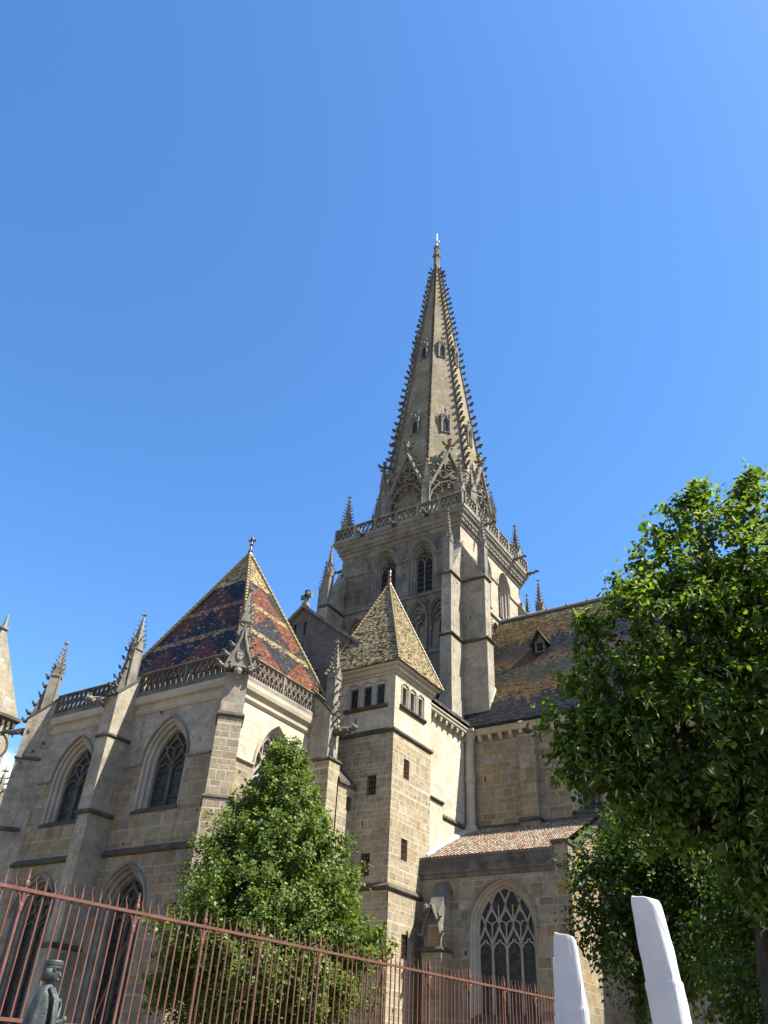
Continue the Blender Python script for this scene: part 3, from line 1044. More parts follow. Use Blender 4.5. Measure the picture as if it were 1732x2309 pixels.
# small carved leaves in the hollow of the cornice
for x in np.arange(TX0 + 0.3, TX1, 0.52):
    cb.blob((x, TY0 - 0.33, 35.42), 0.1, 0.07, 0.07, 5, 3)
for y in np.arange(TY0 + 0.3, TY1, 0.52):
    cb.blob((TX1 + 0.33, y, 35.42), 0.07, 0.1, 0.07, 5, 3)
part('cornice', cb, M['carved'], tower)


def net_parapet(mb, F, u0, u1, z0, z1, cell, th, post_every, posts_w=0.26):
    """pierced parapet: base course, coping and an ogee net between posts"""
    strip(mb, F, u0, u1, [(-th / 2 - 0.02, z0 - 0.02), (th / 2 + 0.03, z0 - 0.02), (th / 2 + 0.03, z0 + 0.12), (th / 2 - 0.03, z0 + 0.16), (-th / 2, z0 + 0.16)])
    strip(mb, F, u0, u1, [(-th / 2 - 0.02, z1 - 0.12), (th / 2 - 0.02, z1 - 0.12), (th / 2 + 0.05, z1 - 0.06), (th / 2 + 0.03, z1), (-th / 2 - 0.02, z1)])
    H = z1 - z0 - 0.26
    k = max(1, round((u1 - u0) / post_every))
    W = (u1 - u0) / k
    for i in range(k + 1):
        u = u0 + i * W
        strip(mb, F, max(u0, u - posts_w / 2), min(u1, u + posts_w / 2), [(-th / 2 - 0.03, z0 + 0.1), (th / 2 + 0.045, z0 + 0.1), (th / 2 + 0.045, z1 - 0.05), (-th / 2 - 0.03, z1 - 0.05)])
    for i in range(k):
        a, b = u0 + i * W + posts_w / 2, u0 + (i + 1) * W - posts_w / 2
        m = max(2, round((b - a) / cell))
        w = (b - a) / m
        for j in range(m + 1):
            for sg in (-1, 1):
                pts = []
                for q in range(0, 17):
                    f = q / 16 * 2
                    fr = f - math.floor(f)
                    sm = fr * fr * (3 - 2 * fr)
                    x = a + j * w + sg * (w / 2) * (math.floor(f) + sm)
                    z = z0 + 0.15 + f / 2 * H
                    if a - 0.01 <= x <= b + 0.01:
                        pts.append((x, z))
                    else:
                        break
                if len(pts) > 2:
                    bar(mb, F, pts, 0.085, -th / 2 + 0.02, th / 2 - 0.02)
        for j in range(m):
            bar(mb, F, [(a + (j + 0.5) * w + 0.1 * w * math.cos(t), z0 + 0.15 + H * 0.5 + 0.13 * H * math.sin(t)) for t in np.linspace(0, 2 * math.pi, 7)[:-1]], 0.04, -0.04, 0.04, True)


pb = MB()
o_ = 0.52
net_parapet(pb, FA(TY0 - o_), TX0 - o_, TX1 + o_, 36.34, 37.5, 0.44, 0.2, 1.95)
net_parapet(pb, FB(TX1 + o_), TY0 - o_ + 0.12, TY1 + o_, 36.34, 37.5, 0.44, 0.2, 1.95)
net_parapet(pb, lambda u, v, d=0.0: (TX0 - o_ + d, u, v), TY0 - o_ + 0.12, TY1 + o_, 36.34, 37.5, 0.44, 0.2, 1.95)
net_parapet(pb, lambda u, v, d=0.0: (u, TY1 + o_ - d, v), TX0 - o_ + 0.12, TX1 + o_ - 0.12, 36.34, 37.5, 0.44, 0.2, 1.95)
part('balustrade', pb, M['carved'], tower)
# angle buttresses of the tower, stepped and weathered


def tower_buttress(F, u0, u1):
    mb = MB()
    slope_buttress(mb, 0, u0, u1, 1.95, 19, 29.85, 0.2, 33.45, F)
    slope_buttress(mb, 0, u0 - 0.06, u1 + 0.06, 2.03, 18, 25.1, 0.2, 25.3, F)
    slope_buttress(mb, 0, u0 - 0.11, u1 + 0.11, 2.08, 17, 20.9, 0.2, 21.0, F)
    bt = part('tower_buttress', mb, M['buttress'], CA)
    DR.append((F, u0, u1, 1.95, 29.9, 0.15, 0.22))
    DR.append((F, u0 - 0.06, u1 + 0.06, 2.03, 25.25, 0.17, 0.24))
    flush_drips(bt)


FL = lambda u, v, d=0.0: (TX0 + d, u, v)
FK = lambda u, v, d=0.0: (u, TY1 - d, v)
tower_buttress(FT, -22.44, -21.72)
tower_buttress(FR, 42.42, 43.22)
tower_buttress(FT, -32.68, -31.96)
tower_buttress(FL, 42.42, 43.22)
tower_buttress(FR, 52.68, 53.48)
tower_buttress(FK, -22.44, -21.72)
tower_buttress(FK, -32.68, -31.96)
for x, y in ((-22.08, 41.05), (-20.3, 42.82), (-32.32, 41.05), (-20.3, 53.1), (-34.1, 42.82), (-22.08, 54.9)):
    pinnacle((x, y, 30.0), 0.5, 2.6, 2.6, 7, 0.0, 0.17)
for sx in (-1, 1):
    for sy in (-1, 1):
        pinnacle((TC[0] + sx * 5.15, TC[1] + sy * 5.15, 36.34), 0.62, 1.9, 2.9, 8, 0.0, 0.22)
for y in (45.3, 50.8):
    gargoyle((TX1 + 0.5, y, 36.25), 0.0, 1.25, 0.13)
for x in (-30.2, -27.3, -24.4):
    gargoyle((x, TY0 - 0.5, 36.25), R(-90), 1.0, 0.13)
gargoyle((TX1 + 0.5, 53.4, 36.25), 0.0, 1.2, 0.13)
gargoyle((TX0 - 0.1, 43.0, 34.1), R(180), 0.8, 0.13)

# ---------- spire
spire = place('spire', None, CA, (TC[0], TC[1], 36.3))
ZA, RA, ZB, RB = 43.2, 4.30, 73.6, 0.36
oct_ = lambda Rr, z: [(TC[0] + Rr * math.sin(R(22.5 + 45 * k)), TC[1] - Rr * math.cos(R(22.5 + 45 * k)), z) for k in range(8)]
sp = MB()
sp.loft([oct_(4.32, 36.3), oct_(4.32, 43.0)], True)
sp.loft([oct_(RA + 0.1, 42.9), oct_(RA, ZA), oct_(RB, ZB)], True)
part('spire_shell', sp, M['spire'], spire)
st = MB()
st.loft([oct_(0.36, 73.5), oct_(0.27, 75.7), oct_(0.38, 75.8), oct_(0.40, 76.1), oct_(0.26, 76.25), oct_(0.23, 77.2), oct_(0.34, 77.3), oct_(0.34, 77.55), oct_(0.15, 77.75)], True)
for k in range(8):
    a = R(22.5 + 45 * k)
    st.tube([(TC[0] + 0.33 * math.sin(a), TC[1] - 0.33 * math.cos(a), 73.4), (TC[0] + 0.24 * math.sin(a), TC[1] - 0.24 * math.cos(a), 77.3)], 0.045, 4)
    st.blob((TC[0] + 0.40 * math.sin(a), TC[1] - 0.40 * math.cos(a), 75.95), 0.10, 0.10, 0.15, 5, 3)
    st.blob((TC[0] + 0.33 * math.sin(a), TC[1] - 0.33 * math.cos(a), 77.45), 0.09, 0.09, 0.12, 5, 3)
part('spire_crown', st, M['carved'], spire)
fb = MB()
x, y = TC
fb.tube([(x, y, 77.6), (x, y, 79.4), (x, y, 80.1)], [0.045, 0.035, 0.015], 6)
fb.blob((x, y, 79.75), 0.075, 0.075, 0.36, 7, 5)
fb.blob((x, y, 77.95), 0.12, 0.12, 0.12, 7, 4)
for k in range(4):
    a = k * math.pi / 2 + 0.4
    fb.tube([(x, y, 78.45), (x + 0.2 * math.cos(a), y + 0.2 * math.sin(a), 78.5), (x + 0.27 * math.cos(a), y + 0.27 * math.sin(a), 78.72)], [0.05, 0.05, 0.03], 5)
part('finial', fb, M['metal'], spire)
for k in range(8):
    a = R(22.5 + 45 * k)
    cm_ = MB()
    o = Vector((math.sin(a), -math.cos(a), 0))
    rb = [(TC[0] + (RA + 0.03 - (RA - RB) * f) * math.sin(a), TC[1] - (RA + 0.03 - (RA - RB) * f) * math.cos(a), ZA + (ZB - ZA) * f) for f in (0, 1)]
    cm_.tube(rb, [0.15, 0.10], 5)
    z = ZA + 0.35
    sz, i = 0.62, 0
    while z < 73.4:
        f = (z - ZA) / (ZB - ZA)
        rr = RA - (RA - RB) * f
        crocket(cm_, (TC[0] + rr * math.sin(a), TC[1] - rr * math.cos(a), z), o + Vector((0, 0, random.uniform(-0.08, 0.1))), random.uniform(0.78, 1.12) * (0.52 - 0.12 * f), 5)
        z += 0.90 - 0.16 * f
    part('crocket_rib', cm_, M['carved_dark'], spire)
# great gablets round the foot of the spire
for k in range(8):
    az = R(45 * k)
    F = FO(TC, az, 4.55)
    gb = MB()
    zf, za, hw = 40.0, 44.25, 1.72
    for sg in (-1, 1):
        bar(gb, F, [(sg * hw, zf), (0, za)], 0.25, -0.12, 0.32)
        bar(gb, F, [(sg * 1.6, 38.2), (sg * 1.62, 39.0), (sg * 1.38, 39.9), (sg * 0.8, 40.75), (0, 41.15)], 0.13, -0.02, 0.3)
        for f in (0.22, 0.4, 0.58, 0.76):
            crocket(gb, F(sg * hw * (1 - f), zf + (za - zf) * f + 0.12, 0.05), Vector(F(sg, 0, -0.15)) - Vector(F(0, 0, 0)), 0.42, 5)
        # hanging cusps of the arch
        for c0, c1, r_ in ((1.25, 39.35, 0.3), (0.82, 40.2, 0.3), (0.3, 40.72, 0.3)):
            bar(gb, F, circ(sg * c0, c1, r_, 9, math.pi, 2 * math.pi) if False else circ(sg * c0, c1, r_, 10, -0.4, math.pi + 0.4), 0.09, 0.03, 0.26)
            gb.blob(F(sg * (c0 - 0.25), c1 - 0.22, 0.12), 0.11, 0.11, 0.11, 5, 3)
        bar(gb, F, circ(sg * 0.42, 41.75, 0.36, 12), 0.1, 0.02, 0.26, True)
        bar(gb, F, circ(sg * 1.05, 40.72, 0.26, 10), 0.09, 0.02, 0.26, True)
        bar(gb, F, [(sg * 0.42, 41.4), (sg * 0.2, 41.75), (sg * 0.3, 42.1)], 0.06, 0.05, 0.24)
    bar(gb, F, circ(0, 42.55, 0.34, 12), 0.1, 0.02, 0.26, True)
    bar(gb, F, [(-0.25, 42.8), (0, 43.25), (0.25, 42.8)], 0.07, 0.02, 0.26)
    b0 = Vector(F(0, za, 0.05))
    gb.tube([b0, b0 + Vector((0, 0, 1.15))], [0.15, 0.1], 6)
    for zz, sz in ((0.25, 0.3), (0.68, 0.48)):
        for q in range(4):
            a = az + q * math.pi / 2
            crocket(gb, b0 + Vector((0, 0, zz)), (math.cos(a), math.sin(a), 0), sz, 5)
    gb.blob(tuple(b0 + Vector((0, 0, 1.2))), 0.16, 0.16, 0.2, 6, 4)
    part('gablet', gb, M['carved'], spire)
for k in range(8):
    a = R(22.5 + 45 * k)
    pinnacle((TC[0] + 4.92 * math.sin(a), TC[1] - 4.92 * math.cos(a), 36.34), 0.58, 4.1, 2.4, 8, a, 0.2)
# lucarnes in two tiers
for zb, hh, wd in ((47.2, 1.5, 0.52), (57.75, 1.5, 0.46)):
    f = (zb + 0.2 - ZA) / (ZB - ZA)
    ap = (RA - (RA - RB) * f) * math.cos(R(22.5))
    for k in range(8):
        F = FO(TC, R(45 * k), ap + 0.02)
        lb = MB()
        for sg in (-1, 1):
            bar(lb, F, [(sg * wd * 0.72, zb - 0.1), (sg * wd * 0.72, zb + hh * 1.35)], 0.13, -0.16, 0.4)
            lb.tube([F(sg * wd * 0.72, zb + hh * 1.3, -0.05), F(sg * wd * 0.72, zb + hh * 1.75, -0.05)], [0.1, 0.02], 4)
            bar(lb, F, [(sg * wd * 0.75, zb + hh * 0.85), (sg * wd * 0.3, zb + hh * 1.1), (0, zb + hh * 1.5)], 0.15, -0.14, 0.45)
            for q in (0.35, 0.7):
                crocket(lb, F(sg * wd * 0.7 * (1 - q), zb + hh * (0.95 + 0.45 * q), -0.05), Vector(F(sg, 0, -0.4)) - Vector(F(0, 0, 0)), 0.2, 4)
            bar(lb, F, [(sg * wd * 0.55, zb), (sg * wd * 0.55, zb + hh * 0.75), (sg * wd * 0.3, zb + hh * 1.0), (0, zb + hh * 1.15)], 0.12, -0.06, 0.45)
        bar(lb, F, [(-wd * 0.75, zb), (wd * 0.75, zb)], 0.12, -0.12, 0.3)
        t0 = Vector(F(0, zb + hh * 1.5, -0.02))
        lb.tube([t0, t0 + Vector((0, 0, 0.42))], [0.07, 0.05], 5)
        lb.blob(tuple(t0 + Vector((0, 0, 0.4))), 0.15, 0.15, 0.14, 6, 3)
        lo = part('lucarne', lb, M['carved'], spire)
    for k in range(8):
        F = FO(TC, R(45 * k), ap + 0.02)
        dk = MB()
        panel(dk, F, arch(0, zb + 0.05, zb + hh * 0.75, wd * 0.55, hh * 0.4), (), 0.0)
        part('lucarne_pane', dk, M['glass'], spire)

# ---------- transept
tr = MB()
TW = -21.4
FG = FA(33.6)
GX, GA, GS = -28.12, 25.1, 0.795
gz = lambda x: GA - abs(x - GX) * GS
slits = [(-28.7, 0.11), (-27.92, 0.11)]
gpts = [(-34.8, 0), (-34.8, gz(-34.8)), (GX, GA), (TW, gz(TW)), (TW, 0)]
panel(tr, FG, gpts, [rect(x - w_, x + w_, 23.2, 24.05) for x, w_ in slits])
for x, w_ in slits:
    ringjoin(tr, FG, [(rect(x - w_, x + w_, 23.2, 24.05), 0), (rect(x - w_, x + w_, 23.2, 24.05), 0.4)])
trs = MB()
panel(trs, FB(TW), rect(33.6, 42.3, 0, 18.75))
tr.add([(-34.8, 33.6, 0), (-34.8, 43, 0), (-34.8, 43, 19.6), (-34.8, 33.6, 19.6)], [(0, 1, 2, 3)])
trans = place('transept', None, CA, (-27.2, 37, 0))
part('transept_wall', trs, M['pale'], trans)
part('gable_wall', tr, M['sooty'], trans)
pn = MB()
for x, w_ in slits:
    panel(pn, FG, rect(x - w_, x + w_, 23.2, 24.05), (), 0.38)
part('slit_pane', pn, M['glass'], trans)
gc = MB()
for sg in (-1, 1):
    w_ = 6.9 if sg > 0 else 6.9
    xb = GX + sg * w_
    za_, zb_ = GA + 0.2, GA + 0.2 - w_ * GS
    gc.hexa([(GX, 33.38, za_ - 0.22), (xb, 33.38, zb_ - 0.22), (xb, 34.0, zb_ - 0.22), (GX, 34.0, za_ - 0.22)], [(GX, 33.38, za_), (xb, 33.38, zb_), (xb, 34.0, zb_ + 0.02), (GX, 34.0, za_ + 0.02)])
part('gable_coping', gc, M['carved'], trans)
cr = MB()
cy_ = 33.7
cr.box(GX - 0.18, GX + 0.18, cy_ - 0.18, cy_ + 0.18, GA + 0.15, GA + 0.4)
cr.loft([[(GX + sx * k, cy_ + sy * 0.11, z) for sx, sy in ((-1, -1), (1, -1), (1, 1), (-1, 1))] for k, z in ((0.13, GA + 0.38), (0.09, GA + 0.6), (0.12, GA + 1.2), (0.17, GA + 1.28))], True)
cr.loft([[(GX + x, cy_ + sy * 0.11, GA + 0.88 + sz * k) for sy, sz in ((-1, -1), (1, -1), (1, 1), (-1, 1))] for k, x in ((0.17, -0.4), (0.1, -0.3), (0.08, 0), (0.1, 0.3), (0.17, 0.4))], True)
part('gable_cross', cr, M['carved'], trans)
rf = MB()
for sg in (-1, 1):
    xe = GX + sg * 7.12
    ze = GA - 7.12 * GS - 0.05
    rf.hexa([(GX, 33.9, GA - 0.25), (xe, 33.9, ze - 0.18), (xe, 42.8, ze - 0.18), (GX, 42.8, GA - 0.25)], [(GX, 33.9, GA - 0.05), (xe, 33.9, ze), (xe, 42.8, ze), (GX, 42.8, GA - 0.05)])
part('transept_roof', rf, M['slate'], trans)


def corbel_table(mb, F, u0, u1, ztop, step=0.66, proj=0.36):
    strip(mb, F, u0, u1, [(-0.02, ztop - 0.34), (proj * 0.85, ztop - 0.34), (proj, ztop - 0.26), (proj, ztop - 0.14), (proj + 0.07, ztop - 0.08), (proj + 0.07, ztop), (-0.02, ztop)])
    k = int((u1 - u0) / step)
    for i in range(k + 1):
        u = u0 + 0.2 + i * step
        if u > u1 - 0.1:
            break
        w_ = 0.1
        prof = [(-0.02, ztop - 0.72), (proj * 0.3, ztop - 0.7), (proj * 0.72, ztop - 0.58), (proj * 0.84, ztop - 0.44), (proj * 0.84, ztop - 0.345), (-0.02, ztop - 0.345)]
        strip(mb, F, u - w_, u + w_, prof)


FW, FN = FB(TW), FA(42.2)
ct = MB()
corbel_table(ct, FW, 36.9, 42.15, 18.98)
part('corbel_table', ct, M['mould'], trans)
for a in ((38.75, 42.1, drip_prof(13.4, 0.14, 0.24)), (37.0, 38.75, drip_prof(14.0, 0.42, 0.3))):
    sb = MB()
    strip(sb, FW, *a)
    part('string_course', sb, M['drip'], trans)
pl = MB()
pl.box(TW - 0.1, TW + 0.16, 36.9, 38.72, 11, 17.9)
pl.box(TW - 0.1, TW + 0.22, 36.9, 38.72, 9, 13.9)
part('pilaster', pl, M['pale'], trans)
# clasping column in the corner of transept and nave
co = MB()
cx_, cy_ = -21.1, 41.9
ring = lambda r_, z: [(cx_ + r_ * math.cos(2 * math.pi * k / 14), cy_ + r_ * math.sin(2 * math.pi * k / 14), z) for k in range(14)]
co.loft([ring(r_, z) for r_, z in ((0.42, 13.0), (0.42, 13.3), (0.36, 13.42), (0.28, 13.5), (0.27, 15.86), (0.31, 15.88), (0.31, 16.26), (0.27, 16.3), (0.255, 18.2), (0.30, 18.24), (0.30, 18.32), (0.27, 18.36), (0.33, 18.55), (0.44, 18.8)) if True], True)
for k in range(8):
    a = 2 * math.pi * k / 8
    co.blob((cx_ + 0.33 * math.cos(a), cy_ + 0.33 * math.sin(a), 18.62), 0.08, 0.08, 0.14, 5, 3)
co.box(cx_ - 0.46, cx_ + 0.46, cy_ - 0.46, cy_ + 0.4, 18.8, 18.97)
part('column', co, M['mould'], CA, (0, 0, 0), True, False)

# ---------- nave
NX1 = 9.0
nave = place('nave', None, CA, (-6, 48, 0))
nw = MB()
nh = []
for cxn in (-14.2, -8.6, -3.0, 2.6):
    nh.append(window(FN, cxn, 13.65, 16.6, 0.95, 1.0, None, lights=1, zl=16.4, hc=1.2, parent=CA, name='nave_window', hmat='mould'))
panel(nw, FN, rect(TW, NX1, 0, 18.75), nh)
nw.add([(NX1, 42.2, 0), (NX1, 53.7, 0), (NX1, 53.7, 18.75), (NX1, 47.95, 28.7), (NX1, 42.2, 18.75), (TW, 53.7, 0), (TW, 53.7, 18.75)], [(0, 1, 2, 3, 4), (1, 5, 6, 2)])
for x0 in (-17.95, -12.35, -6.75, -1.15, 4.4):
    nw.box(x0, x0 + 1.0, 41.85, 42.25, 11, 18.3)
    nw.box(x0 - 0.06, x0 + 1.06, 41.72, 42.25, 11, 13.5)
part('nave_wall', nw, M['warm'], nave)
ct = MB()
corbel_table(ct, FN, TW + 0.75, NX1, 18.98)
part('corbel_table', ct, M['mould'], nave)
xs_ = [TW + 0.6, -18.01, -16.89, -12.41, -11.29, -6.81, -5.69, -1.21, -0.09, 4.34, 5.46, NX1]
for i in range(0, len(xs_), 2):
    sb = MB()
    strip(sb, FN, xs_[i], xs_[i + 1], drip_prof(13.4, 0.14, 0.22))
    part('string_course', sb, M['drip'], nave)
for i in range(1, len(xs_) - 1, 2):
    DR.append((FN, xs_[i], xs_[i + 1], 0.48, 13.5, 0.1, 0.2))
flush_drips(nave, 'string_course')
rf = MB()
K = (29.25 - 18.98) / (47.95 - 41.72)
k0 = -21.6
rf.hexa([(k0, 41.68, 18.99), (NX1 + 0.3, 41.68, 18.99), (NX1 + 0.3, 47.95, 28.95), (k0, 47.95, 28.95)], [(k0, 41.62, 19.12), (NX1 + 0.3, 41.62, 19.12), (NX1 + 0.3, 47.95, 29.25), (k0, 47.95, 29.25)])
rf.hexa([(k0, 47.95, 28.95), (NX1 + 0.3, 47.95, 28.95), (NX1 + 0.3, 54.22, 18.99), (k0, 54.22, 18.99)], [(k0, 47.95, 29.25), (NX1 + 0.3, 47.95, 29.25), (NX1 + 0.3, 54.28, 19.12), (k0, 54.28, 19.12)])
nr = part('nave_roof', rf, M['roof_nave'], CA)
rg = MB()
rg.tube([(k0 + 0.1, 47.95, 29.3), (NX1 + 0.3, 47.95, 29.3)], 0.13, 6)
for x in np.arange(-20.8, NX1, 1.5):
    rg.box(x - 0.04, x + 0.04, 47.8, 48.1, 29.3, 29.5)
part('ridge_lead', rg, M['lead'], nr)
fl = MB()
# lead flashing where the tower buttress meets the slope
yk = lambda y: 19.12 + (y - 41.62) * (29.25 - 19.12) / (47.95 - 41.62)
fl.hexa([(-19.99, 42.35, yk(42.35) - 0.05), (-19.9, 42.35, yk(42.35) - 0.05), (-19.9, 43.4, yk(43.4) - 0.05), (-19.99, 43.4, yk(43.4) - 0.05)], [(-19.99, 42.35, yk(42.35) + 0.2), (-19.9, 42.35, yk(42.35) + 0.04), (-19.9, 43.4, yk(43.4) + 0.04), (-19.99, 43.4, yk(43.4) + 0.2)])
part('flashing', fl, M['lime'], nr)
# dormer: a small hooded roof light
dm = MB()
dx, dy = -17.5, 45.2
zb = yk(dy)
dm.box(dx - 0.42, dx - 0.28, dy - 0.02, dy + 1.0, zb - 0.1, zb + 1.0)
dm.box(dx + 0.28, dx + 0.42, dy - 0.02, dy + 1.0, zb - 0.1, zb + 1.0)
dm.box(dx - 0.28, dx + 0.28, dy + 0.0, dy + 1.0, zb - 0.1, zb + 0.12)
dm.add([(dx - 0.42, dy + 0.08, zb + 0.85), (dx + 0.42, dy + 0.08, zb + 0.85), (dx, dy + 0.08, zb + 1.75)], [(0, 1, 2)])
dm.v = [(dx + (p[0] - dx) * 0.8, dy + (p[1] - dy) * 0.9, zb - 0.1 + (p[2] - zb + 0.1) * 0.82) for p in dm.v]
do = part('dormer', dm, M['carved_dark'], nr)
dr = MB()
for sg in (-1, 1):
    dr.hexa([(dx, dy - 0.3, zb + 1.82), (dx + sg * 0.74, dy - 0.3, zb + 0.62), (dx + sg * 0.74, dy + 1.1, zb + 0.62), (dx, dy + 1.7, zb + 1.82)], [(dx, dy - 0.3, zb + 1.95), (dx + sg * 0.84, dy - 0.3, zb + 0.62), (dx + sg * 0.84, dy + 1.1, zb + 0.62), (dx, dy + 1.7, zb + 1.95)])
dr.tube([(dx, dy - 0.3, zb + 1.85), (dx, dy - 0.3, zb + 2.15), (dx, dy - 0.3, zb + 2.45)], [0.06, 0.04, 0.015], 5)
dr.blob((dx, dy - 0.3, zb + 2.15), 0.09, 0.09, 0.08, 6, 3)
dr.v = [(dx + (p[0] - dx) * 0.8, dy + (p[1] - dy) * 0.9, zb - 0.1 + (p[2] - zb + 0.1) * 0.82) for p in dr.v]
part('dormer_roof', dr, M['drip'], do)
dw = MB()
dw.box(dx - 0.27, dx + 0.27, dy + 0.25, dy + 0.3, zb + 0.1, zb + 0.9)
dw.box(dx - 0.3, dx + 0.3, dy + 0.9, dy + 0.95, zb + 0.1, zb + 1.6)
dw.v = [(dx + (p[0] - dx) * 0.8, dy + (p[1] - dy) * 0.9, zb - 0.1 + (p[2] - zb + 0.1) * 0.82) for p in dw.v]
part('dormer_shutter', dw, M['wood_dark'], do)

# ---------- aisle with its traceried window and clay-tiled lean-to
AY, AX0, AX1 = 36.2, -21.05, -13.4
FI = FA(AY)
aisle = place('aisle', None, CA, (-17, 38, 0))
ah = [window(FI, -16.75, 3.9, 7.35, 1.62, 2.0, None, lights=4, zl=6.72, hc=0.84, w=0.105, parent=CA, name='aisle_window', hmat='carved', jambs=((0, 0), (0.05, 0.05), (0.09, 0.2), (0.15, 0.24), (0.18, 0.36), (0.22, 0.4)), hoodw=0.13)]
am = MB()
panel(am, FI, rect(AX0, AX1, 0, 9.85), ah)
panel(am, FB(AX1), [(AY, 0), (AY, 10.4), (42.2, 13.1), (42.2, 0)])
am.box(AX1 - 0.66, AX1 + 0.02, AY - 0.06, AY + 0.5, 9.0, 10.68)
part('aisle_wall', am, M['warm'], aisle)
pm = MB()
strip(pm, FI, AX0, AX1 - 0.66, [(-0.02, 9.55), (0.05, 9.62), (0.06, 9.75), (0.14, 9.82), (0.14, 9.9), (0.08, 9.95), (0.08, 10.42), (0.14, 10.46), (0.15, 10.58), (-0.35, 10.6), (-0.35, 9.55)])
u = AX0 + 0.25
while u < AX1 - 1.0:          # blind fan tracery on the parapet
    for sg in (-1, 1):
        bar(pm, FI, [(u + sg * 0.02, 9.97), (u + sg * 0.1, 10.18), (u + sg * 0.3, 10.36)], 0.06, -0.13, -0.07)
        bar(pm, FI, [(u, 9.97), (u + sg * 0.24, 10.1), (u + sg * 0.38, 10.18)], 0.045, -0.12, -0.07)
    bar(pm, FI, [(u, 9.97), (u, 10.4)], 0.05, -0.13, -0.07)
    u += 0.78
part('parapet', pm, M['carved_dark'], aisle)
cp = MB()
cp.box(AX1 - 0.76, AX1 + 0.1, AY - 0.16, AY + 0.6, 10.68, 10.86)
cp.hexa([(AX1 - 0.3, AY + 0.6, 10.52), (AX1 + 0.1, AY + 0.6, 10.52), (AX1 + 0.1, 42.2, 13.15), (AX1 - 0.3, 42.2, 13.15)], [(AX1 - 0.3, AY + 0.6, 10.68), (AX1 + 0.1, AY + 0.6, 10.68), (AX1 + 0.1, 42.2, 13.31), (AX1 - 0.3, 42.2, 13.31)])
part('coping', cp, M['drip'], aisle)
# lean-to of half-round clay tiles: real rolls and hollows, stepped at each course
ca = MB()
y0, z0, y1, z1 = AY + 0.22, 10.62, 42.15, 13.28
L = math.hypot(y1 - y0, z1 - z0)
cyy, czz = (y1 - y0) / L, (z1 - z0) / L
nco = 30
pitch_u = 0.19
nu = int((AX1 - 0.35 + 20.95) / pitch_u)
for c_ in range(nco):
    s0, s1 = c_ * L / nco, (c_ + 1) * L / nco + 0.03
    rr = []
    for sv, lift in ((s0, 0.05), (s1, 0.0)):
        row = []
        for i in range(nu * 6 + 1):
            ph = i / 6.0
            off = 0.045 * math.cos(2 * math.pi * ph) + lift + 0.006 * math.sin(ph * 12.9 + c_ * 3.1)
            row.append((-20.95 + ph * pitch_u, y0 + cyy * sv - czz * off, z0 + czz * sv + cyy * off + 0.0))
        rr.append(row)
    n1 = len(rr[0])
    ca.add(rr[0] + rr[1], [(i, i + 1, n1 + i + 1, n1 + i) for i in range(n1 - 1)])
    if True:
        low = [(p[0], p[1] + czz * 0.05, p[2] - cyy * 0.05) for p in rr[0]]
        ca.add(low + rr[0], [(i, i + 1, n1 + i + 1, n1 + i) for i in range(n1 - 1)])
me = finish('aisle_roof', ca, M['canal'], False)
lay = me.uv_layers.new(name='UVMap')
buf = np.zeros(len(me.loops) * 2)
for li, lp in enumerate(me.loops):
    v = ca.v[lp.vertex_index]
    buf[2 * li] = v[0] + 20.95 + 0.095
    buf[2 * li + 1] = ((v[1] - y0) * cyy + (v[2] - z0) * czz) / (L / nco) * 0.21 + 0.001
lay.data.foreach_set('uv', buf)
place('aisle_roof', me, CA)
lm = MB()
lm.hexa([(-21.05, AY + 0.5, 10.7), (-20.85, AY + 0.5, 10.7), (-21.05, 42.1, 13.2), (-21.5, 42.1, 13.2)], [(-21.05, AY + 0.5, 10.98), (-20.9, AY + 0.5, 10.86), (-21.12, 42.1, 13.4), (-21.5, 42.1, 13.52)])
part('mortar_fillet', lm, M['lime'], aisle)
# buttress with its broken, blackened gablet beside the window
bm = MB()
bx0, bx1, bd = -20.2, -19.35, 0.95
slope_buttress(bm, 0, bx0, bx1, bd, 0, 7.55, 0.1, 9.25, FI)
slope_buttress(bm, 0, bx0 - 0.06, bx1 + 0.06, bd + 0.07, 0, 6.35, 0.1, 6.5, FI)
ab_ = part('aisle_buttress', bm, M['warm'], CA)
DR.append((FI, bx0 - 0.03, bx1 + 0.03, bd + 0.03, 6.52, 0.14, 0.17))
flush_drips(ab_)
bg_ = MB()
FQ = FA(AY - bd)
xm = (bx0 + bx1) / 2
bg_.hexa([(bx0 - 0.03, AY - bd - 0.05, 7.5), (bx1 + 0.03, AY - bd - 0.05, 7.5), (bx1 + 0.03, AY - 0.02, 9.2), (bx0 - 0.03, AY - 0.02, 9.2)], [(bx0 + 0.1, AY - bd - 0.05, 7.95), (bx1 - 0.1, AY - bd - 0.05, 7.95), (bx1 - 0.1, AY - 0.02, 9.42), (bx0 + 0.1, AY - 0.02, 9.42)])
for sg in (-1, 1):
    bar(bg_, FQ, [(xm + sg * 0.46, 7.0), (xm + sg * 0.36, 7.5), (xm + sg * 0.12, 8.0), (xm, 8.3)], 0.13, -0.2, 0.05)
    for q in ((0.44, 7.05), (0.3, 7.65)):
        crocket(bg_, FQ(xm + sg * q[0], q[1], -0.12), (sg, -0.5, 0), 0.26, 5)
bg_.blob((xm - 0.3, AY - bd - 0.1, 8.15), 0.16, 0.16, 0.2, 6, 4)
bg_.blob((xm + 0.43, AY - bd - 0.12, 6.98), 0.11, 0.11, 0.13, 6, 4)
part('broken_gablet', bg_, M['carved_dark'], ab_)

